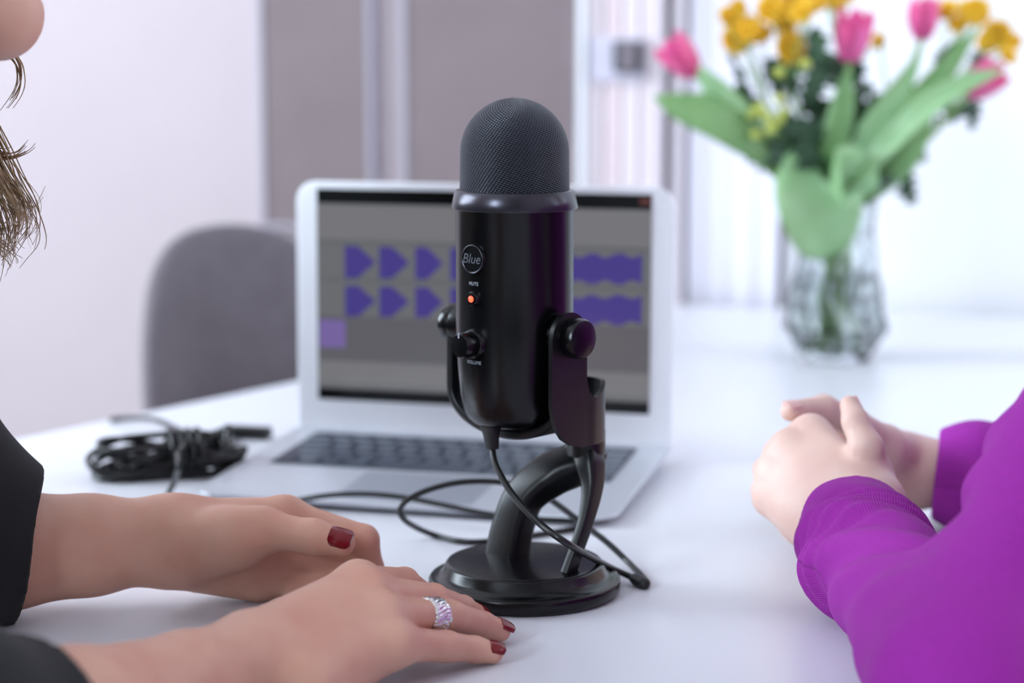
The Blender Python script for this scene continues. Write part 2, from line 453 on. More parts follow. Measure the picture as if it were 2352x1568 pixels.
# ================================================================== grey tub chair beyond the table edge
M_chair = mat('grey_upholstery', (112, 103, 109), 0.95, var=0.08, vscale=40, bump=0.35, bscale=1400, bdist=0.0006, sheen=0.3)
M_leg = mat('chair_leg_wood', (120, 92, 68), 0.5, var=0.1)
cn = nrm(A(0.80, -0.60, 0)); cs = A(-cn[1], cn[0], 0)          # facing, side
cb = A(-0.352, 2.305, 0); cc = cb + cn * 0.20
t = thing('tub_chair', cc, 'grey upholstered tub chair standing behind the table on the left', 'chair')
def chair_back():
    NS, NT = 36, 28; V = []; F = []
    for side in (1, -1):
        for j in range(NT + 1):
            u = j / NT; z = 0.37 + 0.50 * math.sin(u * math.pi / 2) ** 0.9
            un = (z - 0.37) / 0.50; w = 0.215 * (1 - un ** 4.2) ** (1 / 2.4) * (0.92 + 0.08 * min(1, un * 2))
            for i in range(NS + 1):
                s_ = math.sin(math.pi * (i / NS - 0.5)); th_ = 0.024 * math.sqrt(max(0, 1 - abs(s_) ** 5)) * math.sqrt(max(0, 1 - un ** 8)) + 0.0005
                fw_ = 0.085 * abs(s_ * w / 0.215) ** 2.2 + 0.05 * (1 - un)
                V.append(cb + cs * (s_ * w) + cn * (fw_ + side * th_) + A(0, 0, z))
    n = NS + 1; m_ = (NT + 1) * n
    for j in range(NT):
        for i in range(NS):
            a_ = j * n + i; F.append((a_, a_ + 1, a_ + n + 1, a_ + n)); F.append((m_ + a_, m_ + a_ + n, m_ + a_ + n + 1, m_ + a_ + 1))
        a_ = j * n; F.append((a_, a_ + n, m_ + a_ + n, m_ + a_)); a_ += NS; F.append((a_, m_ + a_, m_ + a_ + n, a_ + n))
    for i in range(NS):
        a_ = i; F.append((a_, m_ + a_, m_ + a_ + 1, a_ + 1)); a_ = NT * n + i; F.append((a_, a_ + 1, m_ + a_ + 1, m_ + a_))
    return MB().add(V, F)
chair_back().obj('backrest', M_chair, t)
b = MB(); pr = [(0.0, 0.35), (0.20, 0.35), (0.215, 0.37), (0.22, 0.42), (0.21, 0.445), (0.18, 0.458), (0.10, 0.464), (0.001, 0.466)]
b.lathe(cc + cn * 0.02, pr, 40, cap=False).obj('seat', M_chair, t)
for sx in (-1, 1):
    for sy in (-1, 1):
        a = cc + cn * (0.02 + 0.13 * sx) + cs * 0.13 * sy
        MB().tube([a + A(0, 0, 0.36), a + cn * 0.06 * sx + cs * 0.06 * sy + A(0, 0, 0.004)], [0.018, 0.011], 12).obj('leg', M_leg, t)

# ================================================================== laptop
M_lid_lit = mat('laptop_aluminium_glare', (246, 248, 252), 0.42, metal=0.15, var=0.01, bump=0.05, bscale=3000, bdist=0.0002)  # near-white stands in for window light mirrored in the lid's aluminium
M_deck = mat('laptop_deck_aluminium', (204, 207, 214), 0.40, metal=0.45, var=0.01, bump=0.05, bscale=3000, bdist=0.0002)
M_key_haze = mat('laptop_key_haze', (56, 66, 82), 0.25, spec=0.7, var=0.05)  # black keys lightened and blued to carry the haze reflected onto them
M_keywell = mat('keyboard_well', (70, 76, 86), 0.5)
M_pad = mat('trackpad', (176, 180, 190), 0.35, metal=0.5)
M_glass = mat('screen_black', (8, 9, 12), 0.2)
hl, hr_ = Z(664, 0, 0.0), None
HL = A(*Z(725, 903, 0.045)[:2]); HR = A(*Z(1497, 940, 0.045)[:2])
lu = nrm(np.append(HR - HL, 0)); ln = A(lu[1], -lu[0], 0)        # along hinge, toward the front
lc = np.append((HL + HR) / 2, TZ)                                # hinge centre on the table
LW, LD = 0.325, 0.226
t_lap = thing('laptop', lc + ln * LD / 2, 'open silver laptop showing purple audio waveforms, behind the microphone', 'laptop')
def LP(u, d, z): return lc + lu * u + ln * d + A(0, 0, z)
def rounded(w, d0, d1, r, n=6):
    out = []
    for cx, cy, a0 in ((w - r, d1 - r, 0), (-w + r, d1 - r, 90), (-w + r, d0 + r * 0.4, 180), (w - r, d0 + r * 0.4, 270)):
        rr = r if a0 < 180 else r * 0.4
        for k in range(n + 1):
            q = math.radians(a0 + 90 * k / n)
            xx = (w - rr) * (1 if a0 in (0, 270) else -1); out.append((xx + rr * math.cos(q), (d1 - rr if a0 < 180 else d0 + rr) + rr * math.sin(q)))
    return out
lo = rounded(LW / 2, -0.008, LD, 0.02); b = MB(); n = len(lo)
V = [LP(u * 0.93, d * 0.95 + 0.004, 0.0012) for u, d in lo] + [LP(u, d, 0.0055 + 0.0085 * (1 - max(d, 0) / LD) * 0.6) for u, d in lo] + [LP(u, d, 0.0075 + 0.0085 * (1 - max(d, 0) / LD)) for u, d in lo]
f = [tuple(range(n)), tuple(range(2 * n, 3 * n))[::-1]] + [(r * n + i, (r + 1) * n + i, (r + 1) * n + (i + 1) % n, r * n + (i + 1) % n) for r in range(2) for i in range(n)]
b.add(V, [q[::-1] for q in f]); base = b.obj('base', M_deck, t_lap, smooth=False); bevel(base, 0.0012)
def topz(d): return 0.0075 + 0.0085 * (1 - d / LD)
def deck(name, u0, u1, d0, d1, h0, h1, m, parent):
    P = [LP(u, d, topz(d) + h) for h in (h0, h1) for u, d in ((u0, d0), (u1, d0), (u1, d1), (u0, d1))]
    return MB().add(P, [(0, 1, 2, 3), (7, 6, 5, 4), (0, 4, 5, 1), (1, 5, 6, 2), (2, 6, 7, 3), (3, 7, 4, 0)]).obj(name, m, parent, smooth=False)
well = deck('keyboard', -0.1385, 0.1385, 0.018, 0.127, -0.001, 0.0004, M_keywell, t_lap)
deck('trackpad', -0.053, 0.053, 0.137, 0.213, -0.001, 0.0003, M_pad, t_lap)
PU = 0.019
rows = [[1.035] * 14, [1] * 13 + [1.5], [1.5] + [1] * 13, [1.75] + [1] * 11 + [1.75], [2.25] + [1] * 10 + [2.25],
        [1, 1, 1, 1.25, 5, 1.25, 1, 1, 1, 1]]
dd = 0.021
keycache = {}
for ri, row in enumerate(rows):
    hgt = 0.0105 if ri == 0 else 0.019; x = -0.1375
    for w in row:
        kw = w * PU; key = (ri == 0, round(kw, 4))
        c = LP(x + kw / 2, dd + hgt / 2, topz(dd + hgt / 2))
        if key not in keycache:
            b = MB(); hw, hd = kw / 2 - 0.0015, hgt / 2 - 0.0015
            P = [lu * sx * hw * s + ln * sy * hd * s + A(0, 0, z) for z, s in ((0.0002, 1), (0.0019, 0.94)) for sx, sy in ((-1, -1), (1, -1), (1, 1), (-1, 1))]
            b.add(P, [(0, 1, 5, 4), (1, 2, 6, 5), (2, 3, 7, 6), (3, 0, 4, 7), (4, 5, 6, 7)])
            me = bpy.data.meshes.new('key'); me.from_pydata([tuple(p) for p in b.v], [], b.f); me.materials.append(M_key_haze); keycache[key] = me
        k = bpy.data.objects.new('key', keycache[key]); COL.objects.link(k); k.parent = well
        k.location = tuple(c - WO[t_lap.name])
        x += kw
    dd += hgt
# lid, upright
tilt = math.radians(1.0); ld = nrm(A(0, 0, 1) * math.cos(tilt) - ln * math.sin(tilt)); lf = nrm(ln * math.cos(tilt) + A(0, 0, 1) * math.sin(tilt))
def LL(u, v, o): return lc + A(0, 0, 0.012) + lu * u + ld * v + lf * o
LH = 0.2145
prof = rounded(LW / 2, 0.0, LH, 0.017, 8); n = len(prof)
V = [LL(u, v, o) for o in (-0.0055, 0.0) for u, v in prof]
lid = MB().add(V, [tuple(range(n)), tuple(range(n, 2 * n))[::-1]] + [(i, n + i, n + (i + 1) % n, (i + 1) % n) for i in range(n)]).obj('lid', M_lid_lit, t_lap, smooth=False)
bevel(lid, 0.0012)
SW, SH, SV = 0.288, 0.180, 0.0285
def panel(name, u0, u1, v0, v1, o, m, parent, th=0.0002):
    P = [LL(u, v, o + h) for h in (0, th) for u, v in ((u0, v0), (u1, v0), (u1, v1), (u0, v1))]
    return MB().add(P, [(3, 2, 1, 0), (4, 5, 6, 7), (0, 1, 5, 4), (1, 2, 6, 5), (2, 3, 7, 6), (3, 0, 4, 7)]).obj(name, m, parent, smooth=False)
scr = panel('screen', -SW / 2, SW / 2, SV, SV + SH, -0.0004, M_glass, t_lap, 0.0008)
def SU(px): return -SW / 2 + (px - 718) / 779.0 * SW
def SVv(py, px=900): 
    t_ = (px - 718) / 779.0; top = 422 + 13 * t_; bot = 903 + 37 * t_
    return SV + SH * (bot - py) / (bot - top)
E_grey = emit('screen_window_grey', (104, 106, 110), 1.25); E_grey2 = emit('screen_band_grey', (116, 116, 120), 1.25); E_low = emit('screen_low_grey', (93, 93, 99), 1.25)
E_wave = emit('screen_waveform', (70, 60, 132), 1.25); E_lav = emit('screen_lavender', (118, 100, 160), 1.2); E_line = emit('screen_line', (84, 86, 92), 0.9); E_red = emit('screen_close_button', (120, 70, 66), 0.9)
o1 = 0.0005
panel('screen_window', SU(718), SU(1497), SVv(885), SVv(458), o1, E_grey, scr)
panel('toolbar', SU(718), SU(1497), SVv(540), SVv(462), o1 + 0.0002, E_grey2, scr)
panel('track_area', SU(720), SU(1497), SVv(820), SVv(716), o1 + 0.0002, E_low, scr)
panel('status_band', SU(720), SU(1497), SVv(872), SVv(822), o1 + 0.0002, E_grey2, scr)
panel('selection_patch', SU(722), SU(786), SVv(790), SVv(726), o1 + 0.0004, E_lav, scr)
panel('close_button', SU(1470), SU(1495), SVv(456, 1480), SVv(446, 1480), o1, E_red, scr)
for y in (545, 632):
    panel('divider', SU(720), SU(1490), SVv(y + 2), SVv(y), o1 + 0.0003, E_line, scr)
rnd = random.Random(5)
def wave(px0, px1, pyc, half, shape, parent):
    pts = []; n = 26
    for k in range(n + 1):
        u = k / n
        if shape == 'decay': a = half * (1.0 if u < 0.42 else max(0.04, 1 - (u - 0.42) / 0.56)) * (0.93 + 0.07 * rnd.random())
        else: a = half * (0.72 + 0.34 * abs(math.sin(u * 9.5 + 1.1)) ** 2 * rnd.uniform(0.7, 1))
        x = px0 + (px1 - px0) * u; pts.append((SU(x), a, x))
    up = [LL(u, SVv(pyc - a, x), o1 + 0.0006) for u, a, x in pts]; dn = [LL(u, SVv(pyc + a, x), o1 + 0.0006) for u, a, x in pts]
    b = MB().add(up + dn, [(i, n + 1 + i, n + 2 + i, i + 1) for i in range(n)])
    b.obj('waveform', E_wave, parent, smooth=False)
for i, (x0, x1) in enumerate(((786, 862), (869, 942), (955, 1022), (1038, 1112), (1124, 1198), (1210, 1284))):
    wave(x0, x1, 589 + i * 1.5, 38, 'decay', scr); wave(x0, x1, 678 + i * 1.5, 36, 'decay', scr)
wave(1296, 1478, 604, 36, 'block', scr); wave(1296, 1478, 698, 36, 'block', scr)

# ================================================================== microphone
M_mic = mat('mic_black_satin', (5, 5, 7), 0.25, spec=0.36, var=0.04, bump=0.02, bscale=2500, bdist=0.0002)
M_micm = mat('mic_black_matte', (8, 8, 10), 0.38, spec=0.38, var=0.04, bump=0.03, bscale=2500, bdist=0.0002)
M_ringm = mat('mic_collar_grey', (62, 60, 68), 0.28, metal=0.7)
M_chrome = mat('badge_chrome', (150, 152, 158), 0.2, metal=1.0)
M_badgetext = mat('badge_lettering', (104, 106, 114), 0.35, metal=0.5)
M_rim = mat('badge_rim_dark', (84, 86, 94), 0.22, metal=1.0)
M_print = mat('mic_print_grey', (150, 152, 165), 0.5)
M_rubber = mat('rubber_black', (12, 12, 14), 0.5, var=0.05)
M_cable = mat('cable_black', (11, 12, 14), 0.38, var=0.05)
MX, MY = 0.0016, 1.182
mf = nrm(A(-0.675, -0.738, 0)); ma = A(-mf[1], mf[0], 0)                  # front of the microphone, pivot axis
if ma[0] < 0: ma = -ma
def MP(a, f_, z): return A(MX, MY, TZ + z) + ma * a + mf * f_
t_mic = thing('microphone', A(0.0078, 1.182, TZ), 'black desktop microphone with domed mesh grille on a round stand', 'microphone')
RB = 0.0362
body_p = [(0.002, 0.1072), (0.0215, 0.1072), (0.0255, 0.1084), (0.0290, 0.1115), (0.0315, 0.1165), (0.0335, 0.1265), (0.0352, 0.145), (RB, 0.170), (RB, 0.2405), (0.0366, 0.2412)]
MB().lathe(A(MX, MY, TZ), body_p, 96).obj('mic_body', M_mic, t_mic, sharp=50)
MB().lathe(A(MX, MY, TZ), [(0.034, 0.2412), (0.0382, 0.2408), (0.0387, 0.2416), (0.0366, 0.2515), (0.0356, 0.2522), (0.031, 0.2522)], 96).obj('collar_ring', M_ringm, t_mic, sharp=50)
# woven grille: dome on a short sleeve, with its own coordinates for the weave
gp = []; RG = 0.0332
for k in range(9): gp.append((RG + 0.0004 * (1 - k / 8), 0.2515 + (0.2745 - 0.2515) * k / 8))
for k in range(1, 25):
    a_ = math.pi / 2 * k / 24; gp.append((max(RG * math.cos(a_), 0.0001), 0.2745 + RG * math.sin(a_)))
seg = 128; V = []; au = []; av = []; arc = 0
for i, (r, h) in enumerate(gp):
    if i: arc += math.hypot(r - gp[i - 1][0], h - gp[i - 1][1])
    for k in range(seg):
        q = 2 * math.pi * k / seg; V.append(A(MX + r * math.cos(q), MY + r * math.sin(q), TZ + h)); 
f = [(i * seg + k, i * seg + (k + 1) % seg, (i + 1) * seg + (k + 1) % seg, (i + 1) * seg + k) for i in range(len(gp) - 1) for k in range(seg)]
M_grille = mat('grille_weave', (30, 33, 42), 0.42, metal=0.2)
nt, bs = N(M_grille)
tc = nt.nodes.new('ShaderNodeTexCoord'); sep = nt.nodes.new('ShaderNodeSeparateXYZ'); nt.links.new(tc.outputs['Object'], sep.inputs[0])
mx = math_node(nt, 'SUBTRACT', sep.outputs[0], MX - 0.0078); my = sep.outputs[1]
# pressed flat weave: wires run along the pivot axis and across it, and up the sides
ua = math_node(nt, 'ADD', math_node(nt, 'MULTIPLY', mx, float(ma[0])), math_node(nt, 'MULTIPLY', my, float(ma[1])))
uf = math_node(nt, 'ADD', math_node(nt, 'MULTIPLY', mx, float(mf[0])), math_node(nt, 'MULTIPLY', my, float(mf[1])))
ang = math_node(nt, 'MULTIPLY', math_node(nt, 'ARCTAN2', ua, uf), 0.0305)
hz = sep.outputs[2]
PITCH = 0.0026
wa = math_node(nt, 'MULTIPLY', math_node(nt, 'ADD', ang, math_node(nt, 'MULTIPLY', hz, 0.55)), 2 * math.pi / PITCH)
wb = math_node(nt, 'MULTIPLY', math_node(nt, 'SUBTRACT', hz, math_node(nt, 'MULTIPLY', ang, 0.18)), 2 * math.pi / (PITCH * 0.72))
s1 = math_node(nt, 'SINE', wa); s2 = math_node(nt, 'SINE', wb)
s3 = math_node(nt, 'SINE', math_node(nt, 'ADD', wa, wb))
hgt = math_node(nt, 'ADD', math_node(nt, 'MULTIPLY', s1, s2), math_node(nt, 'MULTIPLY', s3, 0.55))
bp = nt.nodes.new('ShaderNodeBump'); bp.inputs['Strength'].default_value = 1.0; bp.inputs['Distance'].default_value = 0.0007
nt.links.new(hgt, bp.inputs['Height']); nt.links.new(bp.outputs['Normal'], bs.inputs['Normal'])
cr = nt.nodes.new('ShaderNodeValToRGB'); cr.color_ramp.elements[0].color = (0.002, 0.002, 0.003, 1); cr.color_ramp.elements[1].color = (*lin((74, 81, 100)), 1)
cr.color_ramp.elements[0].position = 0.42; cr.color_ramp.elements[1].position = 0.78
nt.links.new(math_node(nt, 'MULTIPLY_ADD', hgt, 0.35, 0.5), cr.inputs['Fac']); nt.links.new(cr.outputs['Color'], bs.inputs['Base Color'])
mesh('grille', V, f, M_grille, t_mic)
def wrap(name, v, f_, z, R, m, parent, th=0.0003, ang0=0.0):               # lay flat outlines onto the cylinder, facing mf
    out = []
    for lay in (0.0, th):
        for p in v:
            q = p[0] / R + ang0; d = mf * math.cos(q) + ma * math.sin(q)
            out.append(A(MX, MY, TZ + z + p[1]) + d * (R + lay))
    n = len(v); F = [tuple(i + n for i in q) for q in f_]
    return mesh(name, out, F, m, parent, smooth=False)
def disc(R, n=40): return np.array([(0, 0, 0)] + [(R * math.cos(2 * math.pi * k / n), R * math.sin(2 * math.pi * k / n), 0) for k in range(n)]), [(0, 1 + k, 1 + (k + 1) % n) for k in range(n)]
MB().lathe(MP(0, RB - 0.003, 0.2125), [(0.0086, 0.0), (0.0086, 0.0040), (0.0082, 0.0046), (0.0076, 0.0046), (0.0074, 0.0042), (0.001, 0.0042)], 48, axis=mf).obj('badge', M_mic, t_mic, sharp=40)
bd = [o for o in COL.objects if o.name.startswith('badge')][-1]
MB().lathe(MP(0, RB - 0.003, 0.2125), [(0.0079, 0.0040), (0.0086, 0.0040), (0.0087, 0.0046), (0.0083, 0.0049), (0.0079, 0.0045)], 48, axis=mf, cap=False).obj('badge_rim', M_rim, bd)
def flat_text(txt, size, c, m, parent, name='lettering', shear=0.0, th=0.0004):
    v, f_ = text_mesh(txt, size)
    P = [c + ma * (p[0] + shear * p[1]) + A(0, 0, p[1]) + mf * th for p in v]
    return mesh(name, P, f_, m, parent, smooth=False)
flat_text('Blue', 0.0084, MP(0.0, RB + 0.0014, 0.2125), M_badgetext, bd, shear=0.25)
v, f_ = text_mesh('MUTE', 0.0030); wrap('mute_lettering', v, f_, 0.1975, RB + 0.0002, M_print, t_mic)
v, f_ = text_mesh('VOLUME', 0.0030); wrap('volume_lettering', v, f_, 0.1497, RB + 0.0002, M_print, t_mic)
MB().lathe(MP(0, RB - 0.003, 0.1885), [(0.0044, 0.0), (0.0044, 0.0046), (0.0038, 0.0054), (0.0020, 0.0056)], 32, axis=mf).obj('mute_button', M_mic, t_mic, sharp=40)
mb = [o for o in COL.objects if o.name.startswith('mute_button')][-1]
MB().lathe(MP(0, RB + 0.0024, 0.1885), [(0.0019, 0.0), (0.0019, 0.0005), (0.001, 0.0009)], 20, axis=mf).obj('red_light', emit('led_red', (255, 64, 40), 6.0, (200, 30, 20)), mb)
MB().lathe(MP(0, RB - 0.004, 0.1612), [(0.0088, 0.0), (0.0088, 0.006), (0.0078, 0.0072), (0.0080, 0.0080), (0.0078, 0.0150), (0.0068, 0.0170), (0.001, 0.0176)], 40, axis=mf).obj('volume_knob', M_mic, t_mic, sharp=40)
vk = [o for o in COL.objects if o.name.startswith('volume_knob')][-1]
MB().box(MP(0.0, RB + 0.0132, 0.1675), ma, A(0, 0, 1), mf, 0.0005, 0.0016, 0.0004).obj('pointer_mark', M_print, vk, smooth=False)
# yoke: one strap from knob to knob under the body, with a curled back lip on the near side
AX = 0.0455; sp = []
for k in range(9): sp.append((-AX, 0.168 - (0.168 - 0.128) * k / 8))
for k in range(1, 28):
    q = math.pi * k / 28; sp.append((-AX * math.cos(q), 0.128 - 0.0262 * math.sin(q) ** 0.9))
sp = np.array(sp); sp = sp[sp[:, 0] < AX - 0.0035]; b = MB(); path = [MP(a, 0, z) for a, z in sp]; T = np.gradient(sp, axis=0); frames = []; secs = []
for i, (a, z) in enumerate(sp):
    tt = T[i] / (np.linalg.norm(T[i]) + 1e-9); nn = ma * (-tt[1]) + A(0, 0, tt[0])
    frames.append((mf, nn)); secs.append(rrect(0.0118, 0.0028, 0.0016, 2))
b.sweep(path, frames, secs); yk = b.obj('yoke', M_micm, t_mic, sharp=50)
# hook plate: the near arm widens at the foot and curls round behind
bp_ = [(AX, 0.0182), (AX, 0.0), (AX, -0.014), (AX - 0.0003, -0.024), (AX - 0.0045, -0.036), (AX - 0.014, -0.0425), (AX - 0.028, -0.0440), (AX - 0.046, -0.0435)]
bc = spline(bp_, 260); ds = np.concatenate([[0], np.cumsum(np.linalg.norm(np.diff(bc, axis=0), axis=1))])
pick = np.unique(np.concatenate([np.linspace(0, 0.0318, 34), [0.0320], np.linspace(0.0330, ds[-1], 46)]))
bc = np.stack([np.interp(pick, ds, bc[:, 0]), np.interp(pick, ds, bc[:, 1])], 1); n = len(bc)
kt = [(0, .1655)] + [(0.016 - 0.016 * math.cos(math.pi * k / 16), .1655 + 0.0155 * math.sin(math.pi * k / 16)) for k in range(1, 16)] + [(0.0318, .1655), (0.0320, .138), (0.034, .1315), (0.037, .1275), (0.042, .1258), (0.048, .1282), (0.054, .1318), (0.060, .1340), (0.12, .1335)]
kb = [(0, .126), (0.0012, .119), (0.004, .1115), (0.010, .1040), (0.018, .0995), (0.028, .0970), (0.12, .0962)]
b = MB(); V = []
d = np.gradient(bc, axis=0); d /= np.linalg.norm(d, axis=1)[:, None]; nn = np.stack([-d[:, 1], d[:, 0]], 1)
if nn[5, 0] < 0: nn = -nn
for i in range(n):
    ztop_ = np.interp(pick[i], *zip(*kt)); zbot_ = np.interp(pick[i], *zip(*kb))
    for lay in (-0.0016, 0.0016):
        for z in (zbot_, ztop_): V.append(MP(bc[i, 0] + nn[i, 0] * lay, bc[i, 1] + nn[i, 1] * lay, z))
f = []
for i in range(n - 1):
    a, c = i * 4, i * 4 + 4
    f += [(a, c, c + 1, a + 1), (a + 2, a + 3, c + 3, c + 2), (a + 1, c + 1, c + 3, a + 3), (a, a + 2, c + 2, c)]
f += [(0, 1, 3, 2), (n * 4 - 4, n * 4 - 2, n * 4 - 1, n * 4 - 3)]
o = b.add(V, f).obj('yoke_hook', M_micm, t_mic, sharp=35)
MB().lathe(D(1346, 1044, 1.192), [(0.0115, 0.0), (0.0122, 0.003), (0.0122, 0.016)], 40).obj('swivel_joint', M_micm, t_mic, sharp=40)
for s_ in (-1, 1):                                                        # side knobs
    c = MP(s_ * (AX - 0.004), 0, 0.1655); ax = ma * s_
    MB().lathe(c, [(0.0128, -0.004), (0.0136, 0.001), (0.0136, 0.0036), (0.0118, 0.0046), (0.0118, 0.0060), (0.0122, 0.0066), (0.0122, 0.0128), (0.0112, 0.0146), (0.006, 0.0158), (0.001, 0.0160)], 48, axis=ax).obj('side_knob', M_mic, t_mic, sharp=40)
# forked stem
def leg(pts, secs_, name):
    p = spline(pts, 30); T = np.gradient(p, axis=0); frames = []; out = []
    w0 = np.array([q[0] for q in secs_]); h0 = np.array([q[1] for q in secs_]); u = np.linspace(0, 1, 30); uu = np.linspace(0, 1, len(secs_))
    for i in range(30):
        tt = nrm(T[i]); a_ = nrm(ma - tt * np.dot(ma, tt)); b_ = np.cross(tt, a_); frames.append((a_, b_))
        ww, hh = np.interp(u[i], uu, w0), np.interp(u[i], uu, h0); out.append(rrect(ww, hh, min(ww, hh) * 0.55, 4))
    return MB().sweep(p, frames, out).obj(name, M_micm, t_mic, sharp=60)
BX, BY = 0.0078, 1.182
def px3(px, py, Y): return D(px, py, Y)
leg([px3(1352, 1022, 1.196), px3(1330, 1060, 1.197), px3(1262, 1092, 1.199), px3(1205, 1140, 1.200), px3(1178, 1210, 1.200), px3(1164, 1278, 1.1995)],
    [(0.0115, 0.011), (0.0125, 0.0115), (0.0130, 0.011), (0.0115, 0.0105), (0.0120, 0.0105), (0.0130, 0.0105)], 'stem_leg')
leg([px3(1348, 1032, 1.190), px3(1356, 1070, 1.184), px3(1360, 1120, 1.177), px3(1347, 1190, 1.167), px3(1325, 1260, 1.160), px3(1305, 1318, 1.1565)],
    [(0.008, 0.008), (0.0078, 0.0085), (0.0050, 0.0068), (0.0034, 0.0052), (0.0030, 0.0048), (0.0030, 0.0052)], 'stem_leg')
# round base
MB().lathe(A(BX, BY, TZ), [(0.0560, 0.0), (0.0585, 0.0008), (0.0602, 0.0028), (0.0602, 0.0085), (0.0592, 0.0098), (0.0578, 0.0100), (0.0545, 0.0106),
                           (0.0515, 0.0135), (0.0496, 0.0180), (0.0485, 0.0194), (0.0465, 0.0198), (0.002, 0.0200)], 128).obj('round_base', M_mic, t_mic, sharp=60)

# ------------------------------------------------------------------ cables
c_top = MP(-0.004, 0.018, 0.1085)
conn = D(1131, 1030, 1.168)
plug = D(1126, 975, 1.168)
t_cab = thing('microphone_cable', Z(1488, 1344, 0.003), 'thin black cable plugged under the microphone, looping round its stand', 'cable')
MB().sweep([plug + A(0, 0, 0.012), plug, plug + (conn - plug) * 0.45, conn], [(ma, mf)] * 4,
           [rrect(0.0060, 0.0046, 0.0016, 3), rrect(0.0060, 0.0046, 0.0016, 3), rrect(0.0042, 0.0038, 0.0016, 3), rrect(0.0034, 0.0032, 0.0015, 3)]).obj('plug', M_rubber, t_cab, sharp=50)
rc = 0.0021
pth = [conn + A(0, 0, 0.004), conn, D(1140, 1070, 1.160), D(1175, 1132, 1.146), D(1235, 1198, 1.128), D(1310, 1252, 1.117), Z(1400, 1302, 0.012), Z(1452, 1326, 0.0045), Z(1478, 1341, 0.0024),
       Z(1487, 1338, 0.0022), Z(1474, 1322, 0.0024), Z(1440, 1288, 0.005), D(1395, 1246, 1.245), D(1330, 1196, 1.262), D(1262, 1146, 1.272), D(1200, 1116, 1.278), D(1120, 1105, 1.282), D(1040, 1110, 1.282),
       D(965, 1132, 1.280), D(921, 1163, 1.278), D(932, 1196, 1.285), Z(990, 1226, 0.003), Z(1060, 1243, 0.0022), Z(1130, 1242, 0.0022), Z(1230, 1228, 0.0022), Z(1318, 1214, 0.0022),
       D(1346, 1203, 1.325), D(1310, 1196, 1.325), D(1220, 1191, 1.328), D(1120, 1180, 1.338), D(1010, 1158, 1.350), D(920, 1141, 1.360), D(830, 1134, 1.370), D(740, 1139, 1.38), Z(640, 1156, 0.006),
       Z(520, 1165, 0.0022), Z(430, 1160, 0.0022), Z(388, 1140, 0.003), Z(400, 1108, 0.010), Z(410, 1072, 0.034), Z(408, 1040, 0.036)]
MB().tube(spline(pth, 420), rc, 10).obj('cord', M_cable, t_cab)
b = MB(); b.tube(spline([Z(1452, 1326, 0.0046), Z(1470, 1336, 0.0034), Z(1486, 1343, 0.0036)], 10), [0.0028, 0.0034, 0.0038, 0.004, 0.0042, 0.0042, 0.0042, 0.004, 0.0036, 0.002], 12)
b.obj('cord_end', M_rubber, t_cab)
# tied bundle of spare cable
t_bun = thing('cable_bundle', Z(390, 1092, 0.0), 'tied bundle of glossy black cable lying left of the laptop', 'cable')
bc_ = Z(388, 1092, 0.0); bx = nrm(A(1.0, 0.25, 0)); by = A(-bx[1], bx[0], 0)
rnd = random.Random(11); loops = []
for k in range(11):
    off = rnd.uniform(-0.010, 0.010); rr = rnd.uniform(0.85, 1.1); hz_ = 0.004 + 0.0030 * k; ph = rnd.uniform(0, 6.28)
    for q in range(12):
        t_ = 2 * math.pi * q / 12
        pin = 0.55 + 0.45 * abs(math.cos(t_)) ** 0.8
        loops.append(bc_ + bx * (0.050 * rr * math.cos(t_) + off) + by * (0.024 * rr * pin * math.sin(t_) + rnd.uniform(-0.003, 0.003)) + A(0, 0, max(0.003, hz_ * (0.55 + 0.45 * math.sin(t_ + ph)) + 0.003 * rnd.random())))
MB().tube(spline(loops, 900), 0.0026, 7).obj('cable_loops', M_cable, t_bun)
b = MB(); wr = []
for k in range(26):
    t_ = 2 * math.pi * k / 6.5; wr.append(bc_ + bx * (0.012 + 0.0011 * k - 0.012) + by * (0.020 * math.cos(t_)) + A(0, 0, 0.0195 + 0.0165 * math.sin(t_)))
b.tube(spline(wr, 160), 0.0027, 7).obj('cable_wrap', M_cable, t_bun)
MB().tube(spline([Z(255, 964, 0.0026), Z(300, 960, 0.006), Z(350, 962, 0.012), Z(398, 982, 0.02), Z(424, 1000, 0.028), Z(418, 1035, 0.030), bc_ + A(0.01, 0, 0.024)], 50), 0.0026, 8).obj('loose_end', M_cable, t_bun)
MB().tube(spline([bc_ + A(0.015, 0, 0.028), Z(432, 1004, 0.03), Z(470, 1012, 0.014), Z(515, 1024, 0.006), Z(538, 1016, 0.004), Z(532, 998, 0.003), Z(560, 992, 0.003), Z(600, 992, 0.004)], 60), 0.0022, 8).obj('loose_end', M_cable, t_bun)
pl = Z(575, 992, 0.006)
MB().box(pl, lu, ln, A(0, 0, 1), 0.018, 0.006, 0.0045).obj('connector', M_rubber, t_bun, smooth=False)

